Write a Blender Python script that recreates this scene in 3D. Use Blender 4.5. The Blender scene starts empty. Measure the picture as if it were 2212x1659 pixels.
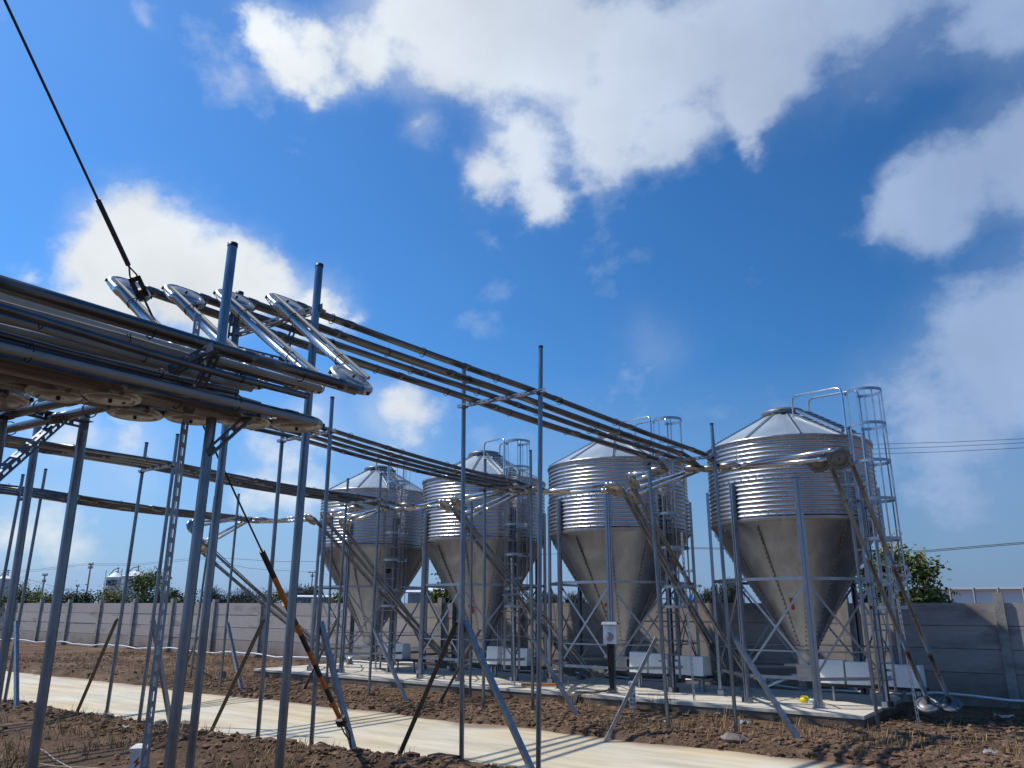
import bpy, math, random
from mathutils import Vector, noise, Matrix
random.seed(7)
SC = bpy.context.scene
COL = SC.collection
R = math.radians
# ------------------------------------------------------------------ camera frame (photo read at 2212 x 1659)
IMW, IMH, FPX, CAMZ = 2212.0, 1659.0, 1661.0, 1.65
TH, RO = R(16.3), R(.3)
_d = Vector((0, math.cos(TH), math.sin(TH))); _u0 = Vector((0, -math.sin(TH), math.cos(TH))); _r0 = Vector((1, 0, 0))
_r = math.cos(RO)*_r0 + math.sin(RO)*_u0
_u = -math.sin(RO)*_r0 + math.cos(RO)*_u0
EYE = Vector((0, 0, CAMZ))
def ray(x, y):
    return (_d*FPX + _r*(x-IMW/2) - _u*(y-IMH/2)).normalized()
def at(x, y, z=0.0):                      # the point of the plane of height z seen at a photo pixel
    q = ray(x, y); return EYE + q*((z-CAMZ)/q.z)
def lerp(a, b, t): return a+(b-a)*t
def hd(p): return math.hypot(p[0], p[1])
def far(x, y, dist):                      # the point seen at a photo pixel at a horizontal distance
    q = ray(x, y); return EYE + q*(dist/math.hypot(q.x, q.y))
A0 = R(36)
U = Vector((math.sin(A0), math.cos(A0), 0)); V = Vector((-math.cos(A0), math.sin(A0), 0)); Z = Vector((0, 0, 1))
def W(u, v, z=0.0): return U*u + V*v + Z*z
def uv(p): return p[0]*U.x+p[1]*U.y, p[0]*V.x+p[1]*V.y
def azv(deg): return Vector((math.sin(R(deg)), math.cos(R(deg)), 0))
# ------------------------------------------------------------------ materials
def mat(name, base, rough=.6, metal=0.0, var=.0, scale=6.0, bump=0.0, bscale=40.0, stretch=(1, 1, 1), island=0.0, spec=.5, base2=None, coord='Object', tint=None):
    m = bpy.data.materials.new(name); m.use_nodes = True
    nt = m.node_tree; b = nt.nodes['Principled BSDF']; N = nt.nodes.new; L = nt.links.new
    b.inputs['Base Color'].default_value = (*base, 1); b.inputs['Roughness'].default_value = rough
    b.inputs['Metallic'].default_value = metal; b.inputs['Specular IOR Level'].default_value = spec
    tc = N('ShaderNodeTexCoord'); mp = N('ShaderNodeMapping'); mp.inputs['Scale'].default_value = stretch
    L(tc.outputs[coord], mp.inputs['Vector'])
    col = None
    if var or base2:
        n1 = N('ShaderNodeTexNoise'); n1.inputs['Scale'].default_value = scale; n1.inputs['Detail'].default_value = 8; n1.inputs['Roughness'].default_value = .65
        L(mp.outputs[0], n1.inputs['Vector'])
        mr = N('ShaderNodeMapRange'); mr.inputs['From Min'].default_value = .3; mr.inputs['From Max'].default_value = .7
        L(n1.outputs['Fac'], mr.inputs['Value'])
        mx = N('ShaderNodeMix'); mx.data_type = 'RGBA'
        c2 = base2 or base
        mx.inputs['A'].default_value = (*[c*(1-var) for c in base], 1); mx.inputs['B'].default_value = (*[min(1, c*(1+var)) for c in c2], 1)
        L(mr.outputs[0], mx.inputs['Factor']); col = mx.outputs['Result']
        rr = N('ShaderNodeMapRange'); rr.inputs['To Min'].default_value = max(.05, rough-.08); rr.inputs['To Max'].default_value = min(1, rough+.1)
        L(n1.outputs['Fac'], rr.inputs['Value']); L(rr.outputs[0], b.inputs['Roughness'])
    if island:
        g = N('ShaderNodeNewGeometry'); hs = N('ShaderNodeHueSaturation')
        mr2 = N('ShaderNodeMapRange'); mr2.inputs['To Min'].default_value = 1-island; mr2.inputs['To Max'].default_value = 1+island
        L(g.outputs['Random Per Island'], mr2.inputs['Value']); L(mr2.outputs[0], hs.inputs['Value'])
        if col: L(col, hs.inputs['Color'])
        else: hs.inputs['Color'].default_value = (*base, 1)
        col = hs.outputs['Color']
        if tint:
            q1 = N('ShaderNodeMath'); q1.operation = 'MULTIPLY'; q1.inputs[1].default_value = 7.31; L(g.outputs['Random Per Island'], q1.inputs[0]); q2 = N('ShaderNodeMath'); q2.operation = 'FRACT'; L(q1.outputs[0], q2.inputs[0])
            tm = N('ShaderNodeMix'); tm.data_type = 'RGBA'; tm.inputs['B'].default_value = (*tint, 1); L(q2.outputs[0], tm.inputs['Factor']); L(col, tm.inputs['A']); col = tm.outputs['Result']
    if col: L(col, b.inputs['Base Color'])
    if bump:
        n2 = N('ShaderNodeTexNoise'); n2.inputs['Scale'].default_value = bscale; n2.inputs['Detail'].default_value = 6
        L(mp.outputs[0], n2.inputs['Vector'])
        bp = N('ShaderNodeBump'); bp.inputs['Strength'].default_value = bump; bp.inputs['Distance'].default_value = .02
        L(n2.outputs['Fac'], bp.inputs['Height']); L(bp.outputs[0], b.inputs['Normal'])
    return m
M = {}
M['galv'] = mat('galvanised_tube', (.215, .235, .265), .32, 1.0, .34, 9, .04, 40, (1, 1, .35))
M['brownsteel'] = mat('dark_brown_steel', (.060, .050, .042), .6, .3, .25, 14)  # even dark brown for the left braces of the near frames
M['angle_near'] = mat('shaded_slotted_angle', (.17, .185, .21), .60, 1.0, .3, 14, .05, 80)  # galvanised angle in a darker copy: shade of its unlit side put into the colour
M['galv_old'] = mat('galvanised_angle', (.33, .35, .38), .52, 1.0, .25, 14, .05, 80)
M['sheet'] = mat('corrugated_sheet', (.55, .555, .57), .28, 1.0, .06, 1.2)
M['roof'] = mat('roof_sheet', (.36, .42, .46), .42, .5, .12, 2.0, .02, 12)
M['riser'] = mat('riser_tube_steel', (.24, .24, .245), .42, .9, .25, 6)
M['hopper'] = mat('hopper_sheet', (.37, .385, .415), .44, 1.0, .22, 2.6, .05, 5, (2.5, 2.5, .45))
M['leg'] = mat('galvanised_channel', (.36, .38, .42), .36, 1.0, .15, 7, .03, 40)
M['pipe'] = mat('feed_pipe_steel', (.15, .15, .155), .34, 1.0, .25, 5, .03, 30)
M['shiny'] = mat('bright_pipe_steel', (.58, .59, .61), .22, 1.0, .10, 6, .03, 30)
M['wheel'] = mat('corner_wheel_alloy', (.40, .39, .37), .36, 1.0, .25, 8, .08, 30)
M['conduit'] = mat('grey_conduit', (.30, .30, .285), .5, 0, .15, 6)
M['black'] = mat('black_rubber', (.02, .02, .022), .55, 0, .2, 20)
M['dark'] = mat('dark_steel', (.05, .05, .055), .5, .6, .3, 20)
M['lid'] = mat('grey_lid', (.14, .15, .16), .45, .5, .2, 10)
M['white'] = mat('white_cover_board', (.84, .86, .84), .45, 0, .07, 4, .02, 12)
M['offwhite'] = mat('white_paint_post', (.70, .68, .64), .6, 0, .15, 18)
M['orange'] = mat('orange_sleeve', (.50, .16, .02), .5, 0, .25, 14)
M['wood'] = mat('orange_timber', (.55, .22, .05), .6, 0, .3, 9, .1, 40, (1, 8, 8))
M['red'] = mat('red_paint', (.42, .05, .03), .55)
M['blue'] = mat('blue_print', (.05, .18, .50), .5)
M['greyprint'] = mat('grey_disc', (.40, .37, .35), .5, .3, .1, 20)
M['yellow'] = mat('yellow_plastic', (.80, .60, .02), .45, 0, .1, 9)
M['board'] = mat('concrete_board', (.60, .585, .565), .85, 0, .30, 4, .35, 22, (1.2, 1.2, 14), .22, tint=(.33, .27, .23))
M['wallpost'] = mat('concrete_post', (.34, .32, .29), .9, 0, .25, 7, .3, 40)
M['slab'] = mat('slab_concrete', (.56, .51, .42), .85, 0, .16, 3, .15, 60)
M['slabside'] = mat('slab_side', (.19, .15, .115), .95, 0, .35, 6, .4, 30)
M['stone'] = mat('stone', (.21, .17, .145), .9, 0, .3, 10, .4, 30, island=.25)
M['brick'] = mat('brick', (.17, .085, .06), .9, 0, .3, 20, .4, 60)
M['clod'] = mat('dirt_clod', (.155, .096, .061), .98, 0, .35, 9, .5, 40, island=.35, spec=.2)
M['straw'] = mat('dry_grass', (.30, .20, .10), .9, 0, .2, 3, island=.45, spec=.2)
M['trunk'] = mat('bark', (.10, .075, .055), .9, 0, .3, 12, .4, 30)
M['leafd'] = mat('dark_leaves', (.045, .068, .028), .6, 0, .2, 3, island=.45)
M['leafg'] = mat('green_leaves', (.10, .135, .03), .6, 0, .2, 3, island=.45)
M['leafy'] = mat('yellow_flowers', (.40, .31, .06), .7, 0, .2, 3, island=.4)
M['leafc'] = mat('grey_green_needles', (.05, .06, .042), .7, 0, .2, 3, island=.4)
M['hose'] = mat('pale_hose', (.36, .31, .23), .6)
M['pvc'] = mat('white_water_pipe', (.72, .73, .74), .45, 0, .1, 4)
M['farwhite'] = mat('white_roof_sheet', (.72, .75, .78), .5, 0, .08, .5)
M['farteal'] = mat('teal_sheet', (.30, .42, .45), .6, 0, .15, 1.5)
M['farblue'] = mat('blue_roof', (.05, .20, .62), .5, 0, .1, 1)
M['fargrey'] = mat('far_concrete', (.34, .33, .32), .85, 0, .15, 2)
M['farsheet'] = mat('far_silo_sheet', (.50, .54, .56), .4, .7, .12, 1)
M['litter'] = mat('pale_litter', (.36, .34, .30), .7, 0, .3, 9)
M['foil'] = mat('blue_grey_scrap', (.22, .25, .28), .5, 0, .3, 9)

def striped_panel(name, c1, c2, scale):
    m = mat(name, c1, .5, .3); nt = m.node_tree; N = nt.nodes.new; L = nt.links.new
    tc = N('ShaderNodeTexCoord'); w = N('ShaderNodeTexWave'); w.bands_direction = 'Z'; w.inputs['Scale'].default_value = scale
    L(tc.outputs['Object'], w.inputs['Vector']); mx = N('ShaderNodeMix'); mx.data_type = 'RGBA'
    mx.inputs['A'].default_value = (*c1, 1); mx.inputs['B'].default_value = (*c2, 1)
    L(w.outputs['Fac'], mx.inputs['Factor']); L(mx.outputs['Result'], nt.nodes['Principled BSDF'].inputs['Base Color'])
    return m

def soil_material():
    m = bpy.data.materials.new('brown_soil'); m.use_nodes = True; nt = m.node_tree; b = nt.nodes['Principled BSDF']; N = nt.nodes.new; L = nt.links.new
    b.inputs['Roughness'].default_value = .97; b.inputs['Specular IOR Level'].default_value = .2
    tc = N('ShaderNodeTexCoord')
    def nz(s, d=9, r=.65):
        n = N('ShaderNodeTexNoise'); n.inputs['Scale'].default_value = s; n.inputs['Detail'].default_value = d; n.inputs['Roughness'].default_value = r
        L(tc.outputs['Object'], n.inputs['Vector']); return n
    a, c, e = nz(.55), nz(6, 10, .7), nz(30, 6)
    r1 = N('ShaderNodeValToRGB'); r1.color_ramp.elements[0].position = .33; r1.color_ramp.elements[0].color = (.115, .070, .044, 1)
    r1.color_ramp.elements[1].position = .68; r1.color_ramp.elements[1].color = (.32, .22, .145, 1)
    L(a.outputs['Fac'], r1.inputs['Fac'])
    r2 = N('ShaderNodeValToRGB'); r2.color_ramp.elements[0].position = .3; r2.color_ramp.elements[0].color = (.42, .39, .37, 1)
    r2.color_ramp.elements[1].position = .75; r2.color_ramp.elements[1].color = (1.25, 1.2, 1.15, 1); L(c.outputs['Fac'], r2.inputs['Fac'])
    mx = N('ShaderNodeMix'); mx.data_type = 'RGBA'; mx.blend_type = 'MULTIPLY'; mx.inputs['Factor'].default_value = 1
    L(r1.outputs['Color'], mx.inputs['A']); L(r2.outputs['Color'], mx.inputs['B']); L(mx.outputs['Result'], b.inputs['Base Color'])
    ad = N('ShaderNodeMath'); ad.operation = 'MULTIPLY_ADD'; ad.inputs[1].default_value = .35; L(e.outputs['Fac'], ad.inputs[0]); L(c.outputs['Fac'], ad.inputs[2])
    bp = N('ShaderNodeBump'); bp.inputs['Strength'].default_value = 1.0; bp.inputs['Distance'].default_value = .11
    L(ad.outputs[0], bp.inputs['Height']); L(bp.outputs[0], b.inputs['Normal'])
    return m
M['soil'] = soil_material()

def road_material():
    m = bpy.data.materials.new('road_concrete'); m.use_nodes = True; nt = m.node_tree; b = nt.nodes['Principled BSDF']; N = nt.nodes.new; L = nt.links.new
    b.inputs['Roughness'].default_value = .8
    tc = N('ShaderNodeTexCoord'); mp = N('ShaderNodeMapping'); mp.inputs['Rotation'].default_value = (0, 0, -R(144)); L(tc.outputs['Object'], mp.inputs['Vector'])
    mp2 = N('ShaderNodeMapping'); mp2.inputs['Scale'].default_value = (.25, 1.6, 1); L(mp.outputs[0], mp2.inputs['Vector'])
    a = N('ShaderNodeTexNoise'); a.inputs['Scale'].default_value = .55; a.inputs['Detail'].default_value = 4; L(tc.outputs['Object'], a.inputs['Vector'])
    s = N('ShaderNodeTexNoise'); s.inputs['Scale'].default_value = 1.6; s.inputs['Detail'].default_value = 9; s.inputs['Roughness'].default_value = .7; L(mp2.outputs[0], s.inputs['Vector'])
    r1 = N('ShaderNodeValToRGB'); r1.color_ramp.elements[0].position = .35; r1.color_ramp.elements[0].color = (.58, .46, .28, 1)
    r1.color_ramp.elements[1].position = .62; r1.color_ramp.elements[1].color = (.60, .55, .43, 1); L(a.outputs['Fac'], r1.inputs['Fac'])
    r2 = N('ShaderNodeValToRGB'); r2.color_ramp.elements[0].position = .28; r2.color_ramp.elements[0].color = (.60, .57, .52, 1)
    r2.color_ramp.elements[1].position = .6; r2.color_ramp.elements[1].color = (1.1, 1.1, 1.1, 1); L(s.outputs['Fac'], r2.inputs['Fac'])
    mx = N('ShaderNodeMix'); mx.data_type = 'RGBA'; mx.blend_type = 'MULTIPLY'; mx.inputs['Factor'].default_value = .9
    L(r1.outputs['Color'], mx.inputs['A']); L(r2.outputs['Color'], mx.inputs['B']);     sx = N('ShaderNodeSeparateXYZ'); L(mp.outputs[0], sx.inputs[0])
    du = N('ShaderNodeVectorMath'); du.operation = 'DOT_PRODUCT'; du.inputs[1].default_value = tuple(U); L(tc.outputs['Object'], du.inputs[0])
    ab = N('ShaderNodeMath'); ab.operation = 'ABSOLUTE'; L(du.outputs['Value'], ab.inputs[0])
    ed = N('ShaderNodeMath'); ed.operation = 'MULTIPLY_ADD'; ed.inputs[1].default_value = 1.5; L(a.outputs['Fac'], ed.inputs[0]); L(ab.outputs[0], ed.inputs[2])
    e2 = N('ShaderNodeMath'); e2.operation = 'MULTIPLY_ADD'; e2.inputs[1].default_value = .7; L(s.outputs['Fac'], e2.inputs[0]); L(ed.outputs[0], e2.inputs[2])
    er = N('ShaderNodeMapRange'); er.interpolation_type = 'SMOOTHSTEP'; er.inputs['From Min'].default_value = 2.35; er.inputs['From Max'].default_value = 2.9; L(e2.outputs[0], er.inputs['Value'])
    mud = N('ShaderNodeMix'); mud.data_type = 'RGBA'; mud.inputs['B'].default_value = (.25, .17, .11, 1); L(er.outputs[0], mud.inputs['Factor']); L(mx.outputs['Result'], mud.inputs['A']); L(mud.outputs['Result'], b.inputs['Base Color'])
    g = N('ShaderNodeTexNoise'); g.inputs['Scale'].default_value = 45; g.inputs['Detail'].default_value = 5; L(tc.outputs['Object'], g.inputs['Vector'])
    bp = N('ShaderNodeBump'); bp.inputs['Strength'].default_value = .25; bp.inputs['Distance'].default_value = .01; L(g.outputs['Fac'], bp.inputs['Height']); L(bp.outputs[0], b.inputs['Normal'])
    return m
M['road'] = road_material()
def splash(m, z0, z1, c):
    nt = m.node_tree; N = nt.nodes.new; L = nt.links.new; b = nt.nodes['Principled BSDF']; src = b.inputs['Base Color'].links[0].from_socket
    tc = N('ShaderNodeTexCoord'); sp = N('ShaderNodeSeparateXYZ'); L(tc.outputs['Object'], sp.inputs[0])
    n = N('ShaderNodeTexNoise'); n.inputs['Scale'].default_value = 1.7; n.inputs['Detail'].default_value = 8; L(tc.outputs['Object'], n.inputs['Vector'])
    k = N('ShaderNodeMath'); k.operation = 'MULTIPLY_ADD'; k.inputs[1].default_value = -1.1; L(n.outputs['Fac'], k.inputs[0]); L(sp.outputs['Z'], k.inputs[2])
    mr = N('ShaderNodeMapRange'); mr.interpolation_type = 'SMOOTHSTEP'; mr.inputs['From Min'].default_value = z0-.55; mr.inputs['From Max'].default_value = z1-.55; mr.inputs['To Min'].default_value = .8; mr.inputs['To Max'].default_value = 0; L(k.outputs[0], mr.inputs['Value'])
    mx = N('ShaderNodeMix'); mx.data_type = 'RGBA'; mx.inputs['B'].default_value = (*c, 1); L(mr.outputs[0], mx.inputs['Factor']); L(src, mx.inputs['A'])
    n2 = N('ShaderNodeTexNoise'); n2.inputs['Scale'].default_value = 1.1; n2.inputs['Detail'].default_value = 7; mp = N('ShaderNodeMapping'); mp.inputs['Scale'].default_value = (1, 1, 3); L(tc.outputs['Object'], mp.inputs['Vector']); L(mp.outputs[0], n2.inputs['Vector'])
    m2 = N('ShaderNodeMapRange'); m2.inputs['From Min'].default_value = .55; m2.inputs['From Max'].default_value = .72; m2.inputs['To Max'].default_value = .6; L(n2.outputs['Fac'], m2.inputs['Value'])
    m3 = N('ShaderNodeMix'); m3.data_type = 'RGBA'; m3.inputs['B'].default_value = (.13, .12, .115, 1); L(m2.outputs[0], m3.inputs['Factor']); L(mx.outputs['Result'], m3.inputs['A']); L(m3.outputs['Result'], b.inputs['Base Color'])
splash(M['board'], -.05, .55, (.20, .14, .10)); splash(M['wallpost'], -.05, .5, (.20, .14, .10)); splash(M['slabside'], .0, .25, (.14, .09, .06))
# ------------------------------------------------------------------ mesh helpers
def basis(d, up=None):
    d = d.normalized(); up = up or (Z if abs(d.z) < .95 else Vector((1, 0, 0)))
    a = (up - d*up.dot(d)).normalized(); return d, a, d.cross(a)
class MB:
    def __init__(s): s.v = []; s.f = []; s.sm = []; s.mi = []; s.cur = 0
    def add(s, vs, fs, smooth=False):
        o = len(s.v); s.v += [tuple(p) for p in vs]
        for f in fs: s.f.append(tuple(i+o for i in f)); s.sm.append(smooth); s.mi.append(s.cur)
    def box(s, c, hx, hy, hz, ax=None):
        x, y, z = ax or (Vector((1, 0, 0)), Vector((0, 1, 0)), Z)
        vs = [c + x*hx*a + y*hy*b + z*hz*e for e in (-1, 1) for b in (-1, 1) for a in (-1, 1)]
        s.add(vs, [(0, 2, 3, 1), (4, 5, 7, 6), (0, 1, 5, 4), (2, 6, 7, 3), (0, 4, 6, 2), (1, 3, 7, 5)])
        return s
    def bar(s, p, q, w, h, up=None):
        d, a, b = basis(q-p, up); return s.box((p+q)/2, (q-p).length/2, w/2, h/2, (d, b, a))
    def tube(s, p, q, r, n=12, r2=None, caps=True):
        d, a, b = basis(q-p); r2 = r if r2 is None else r2
        vs = []
        for P_, rr in ((p, r), (q, r2)):
            vs += [P_ + a*rr*math.cos(2*math.pi*i/n) + b*rr*math.sin(2*math.pi*i/n) for i in range(n)]
        s.add(vs, [(i, (i+1) % n, n+(i+1) % n, n+i) for i in range(n)], True)
        if caps: s.add(vs, [tuple(range(n-1, -1, -1)), tuple(range(n, 2*n))])
        return s
    def path(s, pts, r, n=10, caps=True):
        pts = [Vector(p) for p in pts]; vs = []; m = len(pts); a = None
        for k, p in enumerate(pts):
            d = (pts[min(k+1, m-1)] - pts[max(k-1, 0)]).normalized()
            if a is None: _, a, b = basis(d)
            else: a = (a - d*a.dot(d)).normalized(); b = d.cross(a)
            rr = r[k] if isinstance(r, (list, tuple)) else r
            vs += [p + a*rr*math.cos(2*math.pi*i/n) + b*rr*math.sin(2*math.pi*i/n) for i in range(n)]
        s.add(vs, [(k*n+i, k*n+(i+1) % n, (k+1)*n+(i+1) % n, (k+1)*n+i) for k in range(m-1) for i in range(n)], True)
        if caps: s.add(vs, [tuple(range(n-1, -1, -1)), tuple(range((m-1)*n, m*n))])
        return s
    def lathe(s, c, prof, n=24, ax=None, smooth=True, close=False, a0=0.0, a1=2*math.pi):
        x, y, z = ax or (Vector((1, 0, 0)), Vector((0, 1, 0)), Z)
        full = abs(a1-a0-2*math.pi) < 1e-6; cols = n if full else n+1
        vs = []
        for (r, h) in prof:
            for i in range(cols):
                t = a0+(a1-a0)*i/n; vs.append(c + x*r*math.cos(t) + y*r*math.sin(t) + z*h)
        m = len(prof); fs = []
        for k in range(m if close else m-1):
            for i in range(n):
                j = (i+1) % cols; k2 = (k+1) % m
                fs.append((k*cols+i, k*cols+j, k2*cols+j, k2*cols+i))
        s.add(vs, fs, smooth); return s
    def torus(s, c, nrm, Rr, r, n=28, m=8):
        d, a, b = basis(nrm)
        prof = [(Rr + r*math.cos(2*math.pi*k/m), r*math.sin(2*math.pi*k/m)) for k in range(m)]
        return s.lathe(c, prof, n, (a, b, d), True, True)
    def extrude(s, poly, p, d, L, x, y, closed=False, caps=False):      # an open or closed 2-D profile swept along d
        n = len(poly); vs = [p + x*a + y*b for a, b in poly] + [p + d*L + x*a + y*b for a, b in poly]
        s.add(vs, [(i, (i+1) % n, n+(i+1) % n, n+i) for i in range(n if closed else n-1)])
        if caps: s.add(vs, [tuple(range(n-1, -1, -1)), tuple(range(n, 2*n))])
        return s
    def plate(s, o, d, a, L, w, t, pitch, sl, sw):                         # a thin strip with a row of real slots
        nn = d.cross(a); k = max(1, int((L-.02)/pitch)); off = (L-k*pitch)/2
        xs = [0.0]; holes = set()
        for i in range(k):
            c = off+pitch*(i+.5); xs += [c-sl/2, c+sl/2]; holes.add(len(xs)-2)
        xs.append(L); ys = [0, (w-sw)/2, (w+sw)/2, w]; vs = []; nx = len(xs)
        for tt in (0, t):
            for x in xs:
                for y in ys: vs.append(o + d*x + a*y + nn*tt)
        I = lambda side, i, j: side*nx*4+i*4+j
        fs = []
        for i in range(nx-1):
            for j in range(3):
                if j == 1 and i in holes:
                    fs += [(I(0, i, 1), I(0, i+1, 1), I(1, i+1, 1), I(1, i, 1)), (I(0, i, 2), I(1, i, 2), I(1, i+1, 2), I(0, i+1, 2)),
                           (I(0, i, 1), I(1, i, 1), I(1, i, 2), I(0, i, 2)), (I(0, i+1, 1), I(0, i+1, 2), I(1, i+1, 2), I(1, i+1, 1))]
                    continue
                fs += [(I(0, i, j), I(0, i, j+1), I(0, i+1, j+1), I(0, i+1, j)), (I(1, i, j), I(1, i+1, j), I(1, i+1, j+1), I(1, i, j+1))]
            fs += [(I(0, i, 0), I(0, i+1, 0), I(1, i+1, 0), I(1, i, 0)), (I(0, i, 3), I(1, i, 3), I(1, i+1, 3), I(0, i+1, 3))]
        fs += [tuple(I(0, 0, j) for j in range(4))[:1]+(I(0, 0, 3), I(1, 0, 3), I(1, 0, 0)), (I(0, nx-1, 0), I(1, nx-1, 0), I(1, nx-1, 3), I(0, nx-1, 3))]
        s.add(vs, fs); return s
    def angle(s, p, q, up=None, w=.04, t=.004, pitch=.08, sl=.045, sw=.012):   # slotted angle iron
        d, a, b = basis(q-p, up); L = (q-p).length
        s.plate(p, d, a, L, w, t, pitch, sl, sw); s.plate(p+a*.0005, d, -b, L, w, t, pitch, sl, sw); return s
    def build(s, name, m, parent=None, loc=None):
        me = bpy.data.meshes.new(name); o0 = Vector(loc) if loc is not None else (root_loc(parent) if parent else Vector((0, 0, 0)))
        me.from_pydata([(p[0]-o0.x, p[1]-o0.y, p[2]-o0.z) for p in s.v], [], s.f)
        me.polygons.foreach_set('use_smooth', s.sm); me.polygons.foreach_set('material_index', s.mi)
        for mm in (m if isinstance(m, (list, tuple)) else [m]): me.materials.append(mm)
        o = bpy.data.objects.new(name, me); COL.objects.link(o)
        if parent: o.parent = parent
        else: o.location = o0
        return o
def root_loc(o):
    while o.parent: o = o.parent
    return o.location.copy()
def tag(o, label=None, cat=None, group=None, kind=None):
    if label: o['label'] = label
    if cat: o['category'] = cat
    if group: o['group'] = group
    if kind: o['kind'] = kind
    return o
def thing(name, loc, label, cat, group=None):
    o = bpy.data.objects.new(name, None); COL.objects.link(o); o.location = Vector(loc); o.empty_display_size = .1
    return tag(o, label, cat, group)
# ------------------------------------------------------------------ ground, road, slab
def fbm(x, y, o=4, s=0.0):
    return noise.fractal(Vector((x, y, s)), 1.0, 2.0, o)
ROAD0, ROAD1, SLAB0, SLAB1, SLABV0, SLABV1 = 6.45, 9.9, 12.62, 15.75, 2.9, 17.0
def soil_z(u, v):
    z = .035 + .035*fbm(u*.45, v*.45, 3, 3.1) + .011*fbm(u*3.2, v*3.2, 4, 7.7) + .007*max(0, fbm(u*9, v*9, 2, 1.3))
    n = .16*fbm(u*.0+2.2, v*.9, 3, 5.5)
    n2 = .20*fbm(1.1, v*.8, 3, 9.5)
    # the near strip heaped up along the road, growing towards smaller v
    if u < ROAD0+.9:
        e = ROAD0 + n + (.55*max(0, (7.6-v)/3) if v < 7.6 else 0)
        z += .045 + .09*math.exp(-((u-e+.45)/.38)**2)*(1 if v < 9.2 else .35)
        z += .02*fbm(u*6, v*6, 3, 2.2)*math.exp(-((u-e+.45)/.5)**2)*2
        k = (u-e)/.22
        if k > 0: z -= .30*min(1, k)
    elif u < ROAD1-.9:
        z = -.22
    else:
        e = ROAD1 + n2 - .05
        z += .055*math.exp(-((u-e-.5)/.5)**2) + .022*fbm(u*7, v*7, 4, 4.2)*math.exp(-((u-e-.6)/.7)**2)
        k = (e-u)/.3
        if k > 0: z -= .28*min(1, k)
    if SLAB0-.25 < u < SLAB1+.3 and SLABV0-.25 < v < SLABV1+.25:
        z = min(z, .05)
    if v > 17 and u > ROAD1: z += .06*min(1, (v-17)/4)
    return z
def build_ground():
    def axis(lo, hi, step, outer):
        a = [lo+step*i for i in range(int((hi-lo)/step)+1)]
        return [lo-x for x in reversed(outer)] + a + [a[-1]+x for x in outer]
    out = [.3, .8, 1.8, 4, 9, 20, 45, 100, 250, 700, 2000, 4000]
    us = axis(2.6, 18.0, .065, out); vs_ = axis(.6, 30.0, .075, out)
    vs = []; fs = []
    for u in us:
        inu = 2.6 <= u <= 18
        for v in vs_:
            fine = inu and .6 <= v <= 30
            if fine: z = soil_z(u, v)
            elif ROAD0-.3 < u < ROAD1+.3 or (2.6 < u < 18 and (v < .6 or v > 30)):
                z = soil_z(u, v) if abs(v) < 90 else -.25
            else: z = .02 if max(abs(u), abs(v)) < 60 else -.25
            vs.append(W(u, v, z))
    n = len(vs_)
    for i in range(len(us)-1):
        for j in range(n-1): fs.append((i*n+j, i*n+j+1, (i+1)*n+j+1, (i+1)*n+j))
    m = MB(); m.add(vs, fs, True); return tag(m.build('ground', M['soil']), kind='structure')
build_ground()
m = MB(); m.box(W((ROAD0+ROAD1)/2, 10, -.1), (ROAD1-ROAD0)/2+.12, 120, .1, (U, V, Z))
tag(m.build('road', M['road'], None, W((ROAD0+ROAD1)/2, 10, 0)), kind='structure')
m = MB(); m.box(W((SLAB0+SLAB1)/2, (SLABV0+SLABV1)/2, .1755), (SLAB1-SLAB0)/2, (SLABV1-SLABV0)/2, .0245, (U, V, Z))
slab = m.build('concrete_slab', M['slab']); tag(slab, kind='structure')
m = MB(); m.box(W((SLAB0+SLAB1)/2, (SLABV0+SLABV1)/2, -.025), (SLAB1-SLAB0)/2-.012, (SLABV1-SLABV0)/2-.012, .176, (U, V, Z))
tag(m.build('slab_foundation', M['slabside']), kind='structure')
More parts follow.
